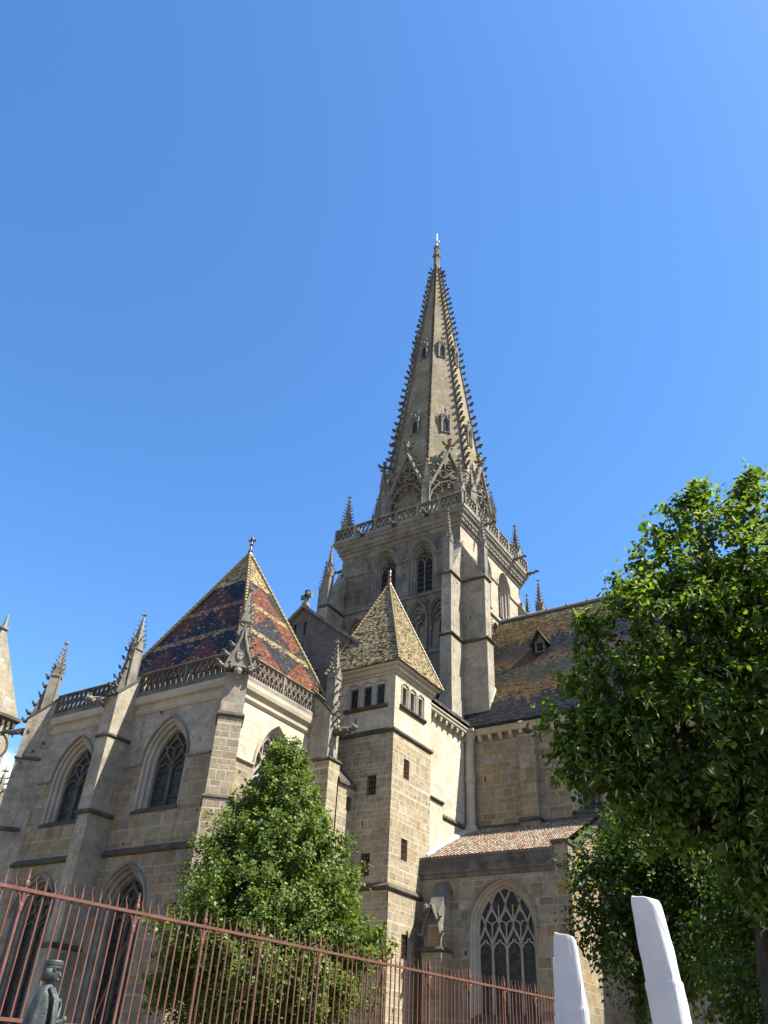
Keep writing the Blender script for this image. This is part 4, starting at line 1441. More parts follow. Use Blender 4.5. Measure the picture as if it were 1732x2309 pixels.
# ---------- stair turret
UX0, UX1, UY0, UY1 = -24.85, -21.0, 33.2, 37.04
FU, FV = FA(UY0), FB(UX1)
tu = MB()
pu = MB()
winA = [(-23.92, -23.32, 17.62, 18.78), (-23.06, -22.46, 17.62, 18.78), (-22.24, -21.64, 17.62, 18.78)]
slitsA = [(-22.47, -21.9, 12.98, 13.97), (-22.57, -22.04, 9.3, 10.3)]
winB = [(33.9, 34.44, 17.66, 18.74), (34.72, 35.26, 17.66, 18.74), (35.56, 36.1, 17.66, 18.74)]
slitsB = [(34.28, 34.84, 14.0, 15.0), (34.28, 34.87, 10.15, 11.13), (34.45, 34.97, 6.05, 7.03)]
stur = place('stair_turret', None, CA, (-22.9, 35.1, 0))
upper = MB()


def small_openings(F, cells_, depth=0.3):
    mb = MB()
    out = []
    for u0, u1, v0, v1 in cells_:
        r0 = rect(u0, u1, v0, v1)
        out.append(r0)
        ringjoin(mb, F, [(r0, 0), (r0, depth)])
    return mb, out


for F, u0, u1, wins, sl_ in ((FU, UX0, UX1, winA, slitsA), (FV, UY0, UY1, winB, slitsB)):
    mb, ho = small_openings(F, wins, 0.24)
    panel(upper, F, rect(u0, u1, 16.2, 19.35), ho)
    upper.merge(mb)
    mb2, ho2 = small_openings(F, sl_, 0.3)
    panel(tu, F, rect(u0, u1, 8.75, 16.2), [h for h in ho2 if h[0][1] > 8.75])
    tu.merge(mb2)
    F2 = (lambda F_: (lambda u, v, d=0.0: F_(u, v, d - 0.07)))(F)
    panel(tu, F2, rect(u0 - 0.07 if False else u0, u1 + 0.07, 0, 8.75), [h for h in ho2 if h[0][1] < 8.75])
    for (a0, a1, b0, b1) in wins:
        w_ = MB()
        panel(w_, F, rect(a0, a1, b0, b1), (), 0.2)
        wo_ = part('turret_window', w_, M['glass'], stur)
        # hood label with ogee kick, jamb rolls
        lb = MB()
        um = (a0 + a1) / 2
        bar(lb, F, [(a0 - 0.07, b0), (a0 - 0.07, b1 + 0.02), (a0 + 0.02, b1 + 0.16), (um - 0.06, b1 + 0.17), (um, b1 + 0.28), (um + 0.06, b1 + 0.17), (a1 - 0.02, b1 + 0.16), (a1 + 0.07, b1 + 0.02), (a1 + 0.07, b0)], 0.09, -0.07, 0.05)
        bar(lb, F, [(a0 + 0.02, b0), (a0 + 0.02, b1 - 0.02), (a1 - 0.02, b1 - 0.02), (a1 - 0.02, b0)], 0.06, 0.02, 0.2)
        part('window_surround', lb, M['tracery'], stur)
    sb = MB()
    um0, um1 = wins[0][0] - 0.22, wins[-1][1] + 0.22
    strip(sb, F, um0, um1, [(-0.05, wins[0][2] - 0.22), (0.08, wins[0][2] - 0.2), (0.16, wins[0][2] - 0.1), (0.16, wins[0][2] - 0.03), (0.02, wins[0][2] + 0.02), (-0.2, wins[0][2] + 0.02)])
    part('window_sill', sb, M['drip'], stur)
    for (a0, a1, b0, b1) in sl_:
        w_ = MB()
        lower = b1 < 8.75
        panel(w_, F, rect(a0, a1, b0, b1), (), 0.27)
        wo_ = part('slit_window', w_, M['iron'], stur)
        gb = MB()
        dz = -0.02 + (-0.07 if lower else 0)
        for i in (1, 2):
            bar(gb, F, [(a0 + (a1 - a0) * i / 3, b0), (a0 + (a1 - a0) * i / 3, b1)], 0.03, dz + 0.08, dz + 0.11)
        nb = max(3, int((b1 - b0) / 0.2))
        for i in range(1, nb):
            bar(gb, F, [(a0, b0 + (b1 - b0) * i / nb), (a1, b0 + (b1 - b0) * i / nb)], 0.03, dz + 0.06, dz + 0.1)
        part('window_grille', gb, M['rust'], stur)
tu.box(UX0, UX1 - 0.6, UY0 + 0.6, UY1, 0, 19.3)
tu.add([(UX0, UY0, 0), (UX0, UY1, 0), (UX0, UY1, 19.35), (UX0, UY0, 19.35), (UX1, UY1, 0), (UX1, UY1, 19.35)], [(0, 1, 2, 3), (1, 4, 5, 2)])
part('turret_shaft', tu, M['turret'], stur)
part('turret_head', upper, M['pale'], stur)
sb = MB()
ringprof(sb, UX0, UX1, UY0, UY1, [(-0.02, 16.04), (0.05, 16.04), (0.11, 16.12), (0.11, 16.2), (0.0, 16.32), (-0.02, 16.32)])
part('string_course', sb, M['drip'], stur)
sb = MB()
ringprof(sb, UX0, UX1, UY0, UY1, [(0.05, 8.62), (0.12, 8.64), (0.19, 8.74), (0.19, 8.8), (0.0, 8.98), (-0.02, 8.98)])
part('string_course', sb, M['drip'], stur)
cb = MB()
ringprof(cb, UX0, UX1, UY0, UY1, [(-0.02, 19.2), (0.08, 19.22), (0.1, 19.34), (0.18, 19.36), (0.22, 19.56), (0.34, 19.62), (0.36, 19.76), (-0.1, 19.8)])
for x in np.arange(UX0 + 0.1, UX1 + 0.1, 0.24):
    cb.blob((x, UY0 - 0.2, 19.45), 0.07, 0.06, 0.08, 5, 3)
for y in np.arange(UY0 + 0.1, UY1 + 0.1, 0.24):
    cb.blob((UX1 + 0.2, y, 19.45), 0.06, 0.07, 0.08, 5, 3)
part('cornice', cb, M['mould'], stur)


def pyramid_roof(name, apex, corners, mats, parent, hipmat='hip', hr=0.10, bead=0.26, sag=0.0):
    mb = MB()
    n = 10
    A_ = Vector(apex)
    cs_ = [Vector(c) for c in corners]
    for i in range(4):
        a, b = cs_[i], cs_[(i + 1) % 4]
        mi = i % 2 if len(mats) > 1 else 0
        mb.add([a, b, A_], [(0, 1, 2)], mi)
    mb.add(cs_, [(0, 1, 2, 3)], 0)
    o = part(name, mb, mats, parent)
    for c in cs_:
        hb = MB()
        d = c - A_
        k = int(d.length / bead)
        for i in range(k):
            p, q = A_ + d * (i / k), A_ + d * ((i + 1) / k)
            hb.tube([p, p + (q - p) * 0.9, q], [hr * 0.75, hr * 1.05, hr * 1.12], 6)
        part('hip_tiles', hb, M[hipmat], o)
    return o


tr_ = pyramid_roof('turret_roof', (-22.92, 35.12, 26.25), [(UX0 - 0.48, UY0 - 0.48, 19.78), (UX1 + 0.48, UY0 - 0.48, 19.78), (UX1 + 0.48, UY1 + 0.48, 19.78), (UX0 - 0.48, UY1 + 0.48, 19.78)], [M['roof_turret']], stur.parent, hr=0.085, bead=0.22)
fb = MB()
fx, fy = -22.92, 35.12
prof = ((0.15, 26.08), (0.11, 26.25), (0.15, 26.32), (0.08, 26.4), (0.07, 26.64), (0.12, 26.7), (0.07, 26.76), (0.045, 26.94), (0.07, 27.0), (0.02, 27.2))
fb.loft([[(fx + r_ * math.cos(k * math.pi / 4), fy + r_ * math.sin(k * math.pi / 4), z) for k in range(8)] for r_, z in prof], True)
part('finial', fb, M['finial_red'], tr_)

# ---------- annex between turret and chapel
XA = -23.17
an = MB()
FX = FB(XA)
aw = (32.56, 33.06, 12.22, 12.9)
mb, ho = small_openings(FX, [aw], 0.3)
panel(an, FX, rect(31.7, 33.22, 0, 13.45), ho)
an.merge(mb)
an.add([(-25.2, 31.7, 13.4), (XA, 31.7, 13.4), (XA, 31.7, 0), (-25.2, 31.7, 0)], [(0, 1, 2, 3)])
anx = part('annex', an, M['turret'], CA)
ar = MB()
ar.hexa([(XA + 0.14, 31.72, 13.35), (XA + 0.14, 33.2, 13.35), (-24.9, 33.2, 15.2), (-24.9, 31.72, 15.2)], [(XA + 0.14, 31.72, 13.5), (XA + 0.14, 33.2, 13.5), (-24.9, 33.2, 15.4), (-24.9, 31.72, 15.4)])
part('annex_roof', ar, M['drip'], anx)
w_ = MB()
panel(w_, FX, rect(*aw), (), 0.28)
aw_ = part('slit_window', w_, M['iron'], anx)
gb = MB()
for i in (1, 2):
    bar(gb, FX, [(aw[0] + 0.5 * i / 3, aw[2]), (aw[0] + 0.5 * i / 3, aw[3])], 0.03, 0.06, 0.09)
for i in (1, 2, 3):
    bar(gb, FX, [(aw[0], aw[2] + 0.68 * i / 4), (aw[1], aw[2] + 0.68 * i / 4)], 0.03, 0.05, 0.08)
part('window_grille', gb, M['rust'], anx)

# ---------- chapel
CXW, CYW = -24.66, 25.2
FC, FD = FA(CYW), FB(CXW)
chap = place('chapel', None, CA, (-30, 28, 0))
JW = ((0, 0), (0.09, 0.04), (0.11, 0.16), (0.24, 0.22), (0.26, 0.36), (0.36, 0.42), (0.38, 0.52))
hA, hB, hl = [], [], []
for cx in (-28.36, -34.76):
    b0, b1 = (-31.0, -25.45) if cx > -30 else ((-37.4, -31.8) if cx > -37 else (-43.8, -38.2))
    hA.append(window(FC, cx, 10.95, 13.1, 1.4, 2.05, None, lights=2, zl=13.0, hc=0.78, w=0.11, parent=CA, name='chapel_window', hood_ext=(b0, b1), hmat='carved', jambs=JW, tmat='carved_dark'))  # tracery on the shaded front darkened by colour
for cx in (-29.2, -35.0):
    hl.append(window(FC, cx, 1.6, 6.9, 1.4, 1.75, None, lights=2, zl=6.6, hc=0.75, w=0.11, parent=CA, name='chapel_window', hmat='carved', jmat='carved', tmat='carved_dark', jambs=JW))  # darker stone paints the shade in these low windows
hB.append(window(FD, 28.5, 9.6, 13.0, 1.28, 2.2, None, lights=2, zl=12.6, hc=0.85, w=0.11, parent=CA, name='chapel_window', hood_ext=(25.85, 30.9), hmat='mould', jambs=((0, 0), (0.08, 0.04), (0.1, 0.12), (0.2, 0.16), (0.22, 0.26), (0.28, 0.3))))
lo, hi = MB(), MB()
panel(lo, FC, rect(-38.0, CXW, 0, 9.3), hl)
FC_ = FC
panel(lo, FC, rect(-38.0, CXW, 9.3, 13.06), [[p for p in h if p[1] <= 13.1][:1] and [(h[0][0], 10.95), (h[0][0], 13.06), (h[-1][0], 13.06), (h[-1][0], 10.95)] for h in hA])
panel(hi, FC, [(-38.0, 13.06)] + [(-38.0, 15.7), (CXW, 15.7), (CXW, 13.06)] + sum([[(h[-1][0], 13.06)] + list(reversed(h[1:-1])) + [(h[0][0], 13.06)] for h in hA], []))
panel(lo, FD, [(CYW, 0), (CYW, 13.06), (27.22, 13.06), (27.22, 9.6), (29.78, 9.6), (29.78, 13.06), (33.2, 13.06), (33.2, 0)])
hif = MB()
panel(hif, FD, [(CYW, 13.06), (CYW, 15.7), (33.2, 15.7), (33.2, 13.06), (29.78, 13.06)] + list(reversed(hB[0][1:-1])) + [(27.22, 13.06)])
lo.add([(-38.0, CYW, 0), (-38.0, 40, 0), (-38.0, 40, 15.7), (-38.0, CYW, 15.7)], [(0, 1, 2, 3)])
hi.add([(-38.0, CYW, 16.5), (CXW, CYW, 16.5), (CXW, 34, 16.5), (-38.0, 34, 16.5)], [(0, 1, 2, 3)])
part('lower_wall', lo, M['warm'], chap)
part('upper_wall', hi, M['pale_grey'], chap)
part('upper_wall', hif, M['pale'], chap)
corn = [(-0.02, 15.62), (0.04, 15.62), (0.12, 15.74), (0.12, 15.86), (0.06, 15.92), (0.08, 16.05), (0.24, 16.14), (0.28, 16.3), (0.28, 16.5), (-0.02, 16.52)]
for a in ((FC, -31.0, CXW + 0.2), (FC, -37.4, -31.8), (FD, CYW - 0.2, 30.9)):
    cb = MB()
    strip(cb, *a, corn)
    part('cornice', cb, M['mould'], chap)
for a, b in ((-31.0, -24.9), (-37.4, -31.8)):
    sb = MB()
    strip(sb, FC, a, b, [(-0.02, 9.08), (0.10, 9.1), (0.16, 9.18), (0.12, 9.26), (-0.02, 9.42)])
    part('string_course', sb, M['drip'], chap)


def mouchette_parapet(mb, F, u0, u1, z0, z1, th=0.16, unit=0.36, d=0.0):
    """parapet of flowing S-curves under round heads"""
    strip(mb, F, u0, u1, [(-th / 2 - 0.02 + d, z0 - 0.02), (th / 2 + 0.08 + d, z0 - 0.02), (th / 2 + 0.08 + d, z0 + 0.16), (th / 2 + d, z0 + 0.26), (-th / 2 + d, z0 + 0.26)])
    strip(mb, F, u0, u1, [(-th / 2 - 0.03 + d, z1 - 0.09), (th / 2 + d, z1 - 0.09), (th / 2 + 0.06 + d, z1 - 0.04), (th / 2 + 0.04 + d, z1), (-th / 2 - 0.03 + d, z1)])
    n = max(2, round((u1 - u0) / unit))
    w = (u1 - u0) / n
    zb, zt = z0 + 0.22, z1 - 0.08
    H = zt - zb
    e0, e1 = -th / 2 - d + 0.01, th / 2 - d - 0.01
    for i in range(n):
        a = u0 + i * w
        c = a + w / 2
        bar(mb, F, circ(c, zt - w * 0.48, w * 0.48, 10, -0.2, math.pi + 0.2), 0.055, e0, e1)
        bar(mb, F, [(a + 0.02, zt - w * 0.5), (a + w * 0.08, zb + H * 0.55), (a + w * 0.45, zb + H * 0.34), (a + w * 0.6, zb + H * 0.15), (a + w * 0.5, zb)], 0.055, e0, e1)
        bar(mb, F, [(a + w * 0.98, zt - w * 0.5), (a + w * 0.8, zb + H * 0.62), (a + w * 0.5, zb + H * 0.5), (a + w * 0.12, zb + H * 0.26), (a + w * 0.02, zb)], 0.05, e0, e1)
        bar(mb, F, circ(c, zb + H * 0.72, w * 0.17, 8, math.pi, 2 * math.pi), 0.04, e0 + 0.02, e1 - 0.02)
    k = max(1, round((u1 - u0) / 2.5))
    for i in range(k + 1):
        u = u0 + (u1 - u0) * i / k
        strip(mb, F, max(u0, u - 0.06), min(u1, u + 0.06), [(-th / 2 - 0.02 + d, z0 + 0.2), (th / 2 + 0.03 + d, z0 + 0.2), (th / 2 + 0.03 + d, z1 - 0.06), (-th / 2 - 0.02 + d, z1 - 0.06)])


for F, a, b in ((FC, -31.0, CXW - 0.1), (FC, -37.4, -31.8), (FD, CYW + 0.5, 31.0)):
    pb = MB()
    mouchette_parapet(pb, F, a, b, 16.52, 17.8, d=0.12)
    part('parapet', pb, M['carved_dark' if F is FC else 'carved'], CA)  # shaded front gets a darker copy of the parapet stone, shade in colour
# buttresses along the chapel front: one straight, one set diagonally on the apse corner
q = math.sqrt(0.5)
FE = lambda u, v, d=0.0: (-37.72 + q * u + q * d, 25.28 - q * u + q * d, v)     # faces (-1,-1)
for F, u0, u1, dp, rot_ in ((FC, -31.78, -31.0, 1.37, 0.0), (FE, -0.39, 0.39, 1.2, math.pi / 4)):
    e_ = dp - 1.37
    P3 = lambda u, z, d: F(u, z, -(d + e_))
    mb = MB()
    slope_buttress(mb, 0, u0, u1, dp, 10.7, 16.3, 0.3, 17.72, F)
    slope_buttress(mb, 0, u0 + 0.02, u1 - 0.02, dp - 0.07, 5.3, 10.8, 0.3, 10.85, F)
    slope_buttress(mb, 0, u0 - 0.05, u1 + 0.05, dp + 0.13, 0, 5.4, 0.3, 5.45, F)
    bo = part('buttress', mb, M['buttress'], CA)
    DR.append((F, u0, u1, dp, 14.35, 0.1, 0.16))
    DR.append((F, u0, u1, dp, 10.85, 0.16, 0.18))
    DR.append((F, u0, u1, dp + 0.07, 5.5, 0.16, 0.18))
    dd = MB()
    # saddle-back coping with crockets climbing to the pinnacle
    w0_, w1_ = u0 - 0.05, u1 + 0.05
    dd.hexa([P3(w0_, 16.28, 1.45), P3(w1_, 16.28, 1.45), P3(w1_, 17.72, -0.05), P3(w0_, 17.72, -0.05)], [P3(w0_, 16.4, 1.45), P3(w1_, 16.4, 1.45), P3(w1_, 17.86, -0.05), P3(w0_, 17.86, -0.05)])
    flush_drips(bo)
    part('coping', dd, M['drip'], bo)
    cc = MB()
    xm = (u0 + u1) / 2
    o0 = Vector(F(0, 0, 0))
    for (d_, z) in ((1.48, 16.35), (1.40, 16.8), (1.22, 17.3), (1.05, 17.85), (1.0, 18.4), (0.96, 18.9)):
        for sg in (-1, 1):
            crocket(cc, P3(xm + sg * 0.13, z, d_), Vector(F(sg * 0.3, 0, -1)) - o0, 0.25, 5)
    cc.hexa([P3(xm - 0.2, 16.3, 1.42), P3(xm + 0.2, 16.3, 1.42), P3(xm + 0.2, 16.9, 0.6), P3(xm - 0.2, 16.9, 0.6)], [P3(xm - 0.12, 18.3, 1.05), P3(xm + 0.12, 18.3, 1.05), P3(xm + 0.12, 18.4, 0.7), P3(xm - 0.12, 18.4, 0.7)])
    part('crockets', cc, M['carved_dark'], bo)
    pp = P3(xm, 16.75, 0.68)
    pinnacle(pp, 0.5, 2.35, 1.95, 6, rot_, 0.17)
gargoyle((-31.75, 23.98, 16.1), R(222), 1.15, 0.2, 'carved')
gargoyle((-38.3, 24.4, 15.75), R(196), 1.75, 0.17)
# diagonal corner buttress
mb = MB()
q = math.sqrt(0.5)
cc0 = Vector((CXW, CYW, 0))
FDg = lambda u, v, d=0.0: (CXW + q * (-d) + q * u, CYW + q * d + q * u, v)     # faces (1,-1)
hwid = 0.52
slope_buttress(mb, 0, -hwid, hwid, 1.3, 10.5, 14.3, 0.3, 14.5, FDg)
slope_buttress(mb, 0, -hwid - 0.04, hwid + 0.04, 1.42, 0, 10.6, 0.3, 10.8, FDg)
bo = part('corner_buttress', mb, M['turret'], CA)
mb = MB()
slope_buttress(mb, 0, -hwid + 0.02, hwid - 0.02, 1.14, 14.2, 16.2, 0.3, 17.0, FDg)
part('upper_stage', mb, M['buttress'], bo)
DR.append((FDg, -hwid, hwid, 1.3, 14.25, 0.1, 0.2))
DR.append((FDg, -hwid, hwid, 1.34, 10.72, 0.15, 0.2))
flush_drips(bo)
cn_ = MB()
FQ = lambda u, v, d=0.0: FDg(u, v, d - 1.16)
# canopy gable with an emblem shield
ogee = [(-0.62, 16.35), (-0.5, 16.75), (-0.28, 17.25), (-0.1, 17.85), (0, 18.55), (0.1, 17.85), (0.28, 17.25), (0.5, 16.75), (0.62, 16.35)]
panel(cn_, FQ, ogee, (), -0.12)
bar(cn_, FQ, ogee, 0.14, -0.24, 0.2)
bar(cn_, FQ, [(-0.62, 16.3), (-0.2, 16.45), (0.2, 16.45), (0.62, 16.3)], 0.14, -0.26, 0.1)
for sg in (-1, 1):
    for (uu, zz, sz) in ((0.62, 16.4, 0.42), (0.48, 16.95, 0.36), (0.3, 17.45, 0.3), (0.14, 18.0, 0.26), (0.05, 18.5, 0.22)):
        crocket(cn_, FQ(sg * uu, zz, -0.1), Vector(FQ(sg, 0, -0.45)) - Vector(FQ(0, 0, 0)), sz, 6)
    crocket(cn_, FQ(sg * 0.35, 16.35, -0.2), Vector(FQ(sg * 0.3, 0, -1)) - Vector(FQ(0, 0, 0)), 0.3, 5)
cn_.blob(FQ(0, 16.15, -0.3), 0.2, 0.2, 0.22, 7, 4)
cn_.blob(FQ(0, 15.9, -0.24), 0.12, 0.12, 0.14, 6, 3)
part('canopy', cn_, M['carved'], bo)
sh = MB()
FS = lambda u, v, d=0.0: FQ(u, v, d - 0.13)
shp = [(-0.14, 17.22), (0.14, 17.22), (0.14, 17.0), (0.1, 16.86), (0, 16.78), (-0.1, 16.86), (-0.14, 17.0)]
bar(sh, FS, shp, 0.035, -0.05, 0.0, True)
panel(sh, FS, shp, (), -0.02)
bar(sh, FS, [(0, 17.2), (0, 16.82)], 0.035, -0.045, 0)
bar(sh, FS, [(-0.12, 17.05), (0.12, 17.05)], 0.035, -0.045, 0)
part('shield', sh, M['tracery'], bo)
px_, py_ = CXW + q * 0.72, CYW - q * 0.72
pinnacle((px_, py_, 16.4), 0.56, 2.6, 1.75, 6, math.pi / 4, 0.18)
# buttress at the right end of the chapel flank
mb = MB()
slope_buttress(mb, 0, 30.9, 31.8, 1.49, 0, 14.25, 0.3, 14.4, FD)
bo = part('buttress', mb, M['turret'], CA)
mb = MB()
slope_buttress(mb, 0, 30.93, 31.77, 1.3, 13.5, 16.6, 0.3, 17.95, FD)
part('upper_stage', mb, M['buttress'], bo)
dd = MB()
DR.append((FD, 30.9, 31.8, 1.49, 14.3, 0.1, 0.16))
dd.hexa([(-23.3, 30.88, 16.58), (-23.3, 31.82, 16.58), (-24.75, 31.82, 17.98), (-24.75, 30.88, 17.98)], [(-23.3, 30.88, 16.72), (-23.3, 31.82, 16.72), (-24.75, 31.82, 18.12), (-24.75, 30.88, 18.12)])
flush_drips(bo)
part('coping', dd, M['drip'], bo)
cc = MB()
for z, xx in ((16.2, -23.28), (16.6, -23.3), (17.1, -23.34), (17.7, -23.38), (18.1, -23.4)):
    for sg in (-1, 1):
        crocket(cc, (xx, 31.35 + sg * 0.18, z), (1, sg * 0.3, 0), 0.22, 5)
cc.hexa([(-23.3, 31.15, 16.0), (-23.3, 31.55, 16.0), (-23.75, 31.55, 16.0), (-23.75, 31.15, 16.0)], [(-23.42, 31.23, 18.2), (-23.42, 31.47, 18.2), (-23.75, 31.47, 18.2), (-23.75, 31.23, 18.2)])
part('crockets', cc, M['carved_dark'], bo)
pinnacle((-23.62, 31.35, 16.2), 0.5, 2.5, 2.05, 6, 0.0, 0.17)
gargoyle((-23.2, 31.4, 15.75), R(4), 1.15, 0.19)
# pinnacle of the next bay, low behind the last buttress
mb = MB()
mb.box(-43.9, -43.0, 26.6, 27.5, 0, 11.0)
part('buttress', mb, M['buttress'], CA)
pinnacle((-43.45, 27.05, 11.0), 0.62, 2.2, 1.9, 5, 0.0, 0.3)

# patterned roof
cr_ = pyramid_roof('chapel_roof', (-28.0, 28.05, 25.9), [(-35.1, 25.6, 17.0), (-24.9, 25.6, 17.0), (-24.9, 34.2, 17.0), (-35.1, 34.2, 17.0)], [M['roof_poly_x'], M['roof_poly_y']], CA, hr=0.13, bead=0.26)
fb = MB()
fx, fy = -28.0, 28.05
prof = ((0.18, 25.7), (0.12, 25.95), (0.17, 26.03), (0.09, 26.12), (0.07, 26.42), (0.13, 26.5), (0.07, 26.57), (0.05, 26.8), (0.085, 26.9), (0.035, 27.02), (0.02, 27.38))
fb.loft([[(fx + r_ * math.cos(k * math.pi / 4), fy + r_ * math.sin(k * math.pi / 4), z) for k in range(8)] for r_, z in prof], True)
for k in range(4):
    a = k * math.pi / 2 + 0.5
    crocket(fb, (fx, fy, 26.75), (math.cos(a), math.sin(a), 0), 0.2, 5)
part('finial', fb, M['finial_brown'], cr_)

# ------------------------------------------------------------------ the far stone turret at the left edge
FT_ = thing('stone_turret', 'pale stone turret with steep pyramid top and toothed cornice standing left behind the chapel', 'turret', (-53.1, 29.3, 0))
tcx, tcy = -53.1, 29.3
ft = MB()
ft.box(tcx - 2.0, tcx + 2.0, tcy - 2.0, tcy + 2.0, 0, 20.5)
part('turret_wall', ft, M['far'], FT_)
fc = MB()
ringprof(fc, tcx - 2.0, tcx + 2.0, tcy - 2.0, tcy + 2.0, [(-0.02, 20.5), (0.1, 20.5), (0.3, 20.75), (0.3, 20.95), (-0.3, 21.0)])
for k in np.arange(-1.9, 2.0, 0.42):
    fc.box(tcx + k - 0.1, tcx + k + 0.1, tcy - 2.26, tcy - 2.0, 20.2, 20.52)
    fc.box(tcx + 2.0, tcx + 2.26, tcy + k - 0.1, tcy + k + 0.1, 20.2, 20.52)
part('cornice', fc, M['drip'], FT_)
fs = MB()
sq_ = lambda k, z: [(tcx + sx * k, tcy + sy * k, z) for sx, sy in ((-1, -1), (1, -1), (1, 1), (-1, 1))]
fs.loft([sq_(2.12, 20.95), sq_(0.16, 27.4), sq_(0.3, 27.45), sq_(0.3, 27.6), sq_(0.12, 27.7), sq_(0.02, 28.9)], True)
for zz in (22.0, 23.8):
    for a, b in ((1, 0), (0, -1)):
        kk = 2.12 - (zz - 20.95) * 1.96 / 6.45
        fs.box(tcx + a * kk + (-0.12 if a else -0.9) , tcx + a * kk + (0.1 if a else -0.7), tcy + b * kk + (-0.9 if a else -0.1), tcy + b * kk + (-0.7 if a else 0.12), zz, zz + 0.3)
part('spirelet', fs, M['far'], FT_)
for F in (FA(tcy - 2.0), FB(tcx + 2.0)):
    rw = MB()
    c0 = tcx if F(0, 0)[1] == tcy - 2.0 else tcy
    bar(rw, F, circ(c0 + 1.2, 18.9, 0.85, 18), 0.18, -0.05, 0.02, True)
    part('roundel', rw, M['drip'], FT_)

# ------------------------------------------------------------------ low wall and the red iron fence
FS_ = 1.4                                   # metres per unit of the fence survey
fa = Vector((-7.813, 5.188)) * FS_
fd = Vector((0.1045, 0.9945)).normalized()
H_TOP, H_BOT = 1.6 + 1.4 * FS_, 1.6 + 0.305 * FS_
SP = 0.1103 * FS_
fp = lambda u, z, o=0.0: (fa.x + fd.x * u + fd.y * o, fa.y + fd.y * u - fd.x * o, z)
lw = MB()
lw.hexa([fp(-6, 0, 0.2), fp(16.6, 0, 0.2), fp(16.6, 0, -0.2), fp(-6, 0, -0.2)], [fp(-6, H_BOT - 0.12, 0.2), fp(16.6, H_BOT - 0.12, 0.2), fp(16.6, H_BOT - 0.12, -0.2), fp(-6, H_BOT - 0.12, -0.2)])
wall_ = part('low_wall', lw, M['warm'], None)
wall_['label'], wall_['category'] = 'low stone wall carrying the red iron railing', 'wall'
fen = thing('iron_fence', 'tall rust red iron railing with straight and wavy spear tips before the cathedral', 'fence', fp(6, H_BOT - 0.12))
rl = MB()
for z, hh in ((H_TOP, 0.022), (H_BOT, 0.02)):
    rl.hexa([fp(-6, z - hh, 0.03), fp(16.3, z - hh, 0.03), fp(16.3, z - hh, -0.03), fp(-6, z - hh, -0.03)], [fp(-6, z + hh, 0.03), fp(16.3, z + hh, 0.03), fp(16.3, z + hh, -0.03), fp(-6, z + hh, -0.03)])
for z in (H_TOP, H_BOT):
    r1 = MB()
    hh = 0.022
    r1.hexa([fp(-6, z - hh, 0.03), fp(16.3, z - hh, 0.03), fp(16.3, z - hh, -0.03), fp(-6, z - hh, -0.03)], [fp(-6, z + hh, 0.03), fp(16.3, z + hh, 0.03), fp(16.3, z + hh, -0.03), fp(-6, z + hh, -0.03)])
    part('rail', r1, M['rust'], fen)


def bar_mesh(kind):
    mb = MB()
    z0, z1 = H_BOT - 0.1, H_TOP
    w = 0.0105
    sq4 = lambda k, z, o=0.0: [(fd.x * (k * sx + o) + fd.y * k * sy, fd.y * (k * sx + o) - fd.x * k * sy, z) for sx, sy in ((-1, -1), (1, -1), (1, 1), (-1, 1))]
    if kind == 'spear':
        rings = [sq4(w, z0), sq4(w, z1), sq4(w * 1.3, z1 + 0.05), sq4(w * 1.0, z1 + 0.1), sq4(0.002, z1 + 0.23)]
    elif kind == 'flame':
        rings = [sq4(w, z0), sq4(w, z1)]
        for k in range(1, 13):
            f = k / 12
            rings.append(sq4(w * (1.25 - 1.1 * f), z1 + 0.23 * f, 0.022 * math.sin(f * 2.2 * math.pi) * (1 - 0.3 * f)))
    else:
        w2 = 0.018
        rings = [sq4(w2 * 1.3, z0 - 0.02), sq4(w2 * 1.3, z0 + 0.08), sq4(w2, z0 + 0.1), sq4(w2, z1 - 0.3), sq4(w2 * 1.5, z1 - 0.26), sq4(w2 * 1.5, z1 - 0.2), sq4(w2, z1 - 0.17), sq4(w2, z1 + 0.04), sq4(w2 * 1.6, z1 + 0.06), sq4(w2 * 1.6, z1 + 0.1), sq4(w2, z1 + 0.13), sq4(w2 * 1.1, z1 + 0.16), sq4(0.003, z1 + 0.29)]
    mb.loft(rings, True)
    if kind == 'post':
        for sg in (-1, 1):
            mb.tube([(fd.x * sg * 0.02, fd.y * sg * 0.02, z1 - 0.2), (fd.x * sg * 0.05, fd.y * sg * 0.05, z1 - 0.08), (fd.x * sg * 0.12, fd.y * sg * 0.12, z1 - 0.02)], 0.016, 5)
    return mb


BM = {k: finish('bar' if k != 'post' else 'post', bar_mesh(k), M['rust']) for k in ('spear', 'flame', 'post')}
u = 0.037 * FS_
post_u = [0.276, 1.662, 2.67, 3.63, 4.75, 6.15, 7.316, 8.465, 9.563, 10.645, 11.62]
extra = MB()
i, kbar = -4, 0
fu = [0.037 + 0.1127 * k for k in range(-6, 103)]
rest = []
for k, uu in enumerate(fu):
    if any(abs(uu - q) < 0.058 for q in post_u):
        continue
    kind = 'spear' if k % 2 == 0 else 'flame'
    pos = fp(uu * FS_, 0)
    if 0 <= k - 4 and kbar < 98:
        ob_ = place('bar', BM[kind], fen, pos)
        ob_.rotation_euler = (random.gauss(0, 0.0022), random.gauss(0, 0.0022), random.gauss(0, 0.08))
        kbar += 1
    else:
        rest.append((kind, pos))
rb_ = MB()
for kind, pos in rest:
    me = BM[kind]
    rb_.add([(v.co.x + pos[0], v.co.y + pos[1], v.co.z) for v in me.vertices], [tuple(p.vertices) for p in me.polygons])
ro = part('bars', rb_, M['rust'], fen)
ro['kind'] = 'stuff'
for q in post_u:
    place('post', BM['post'], fen, fp(q * FS_, 0))
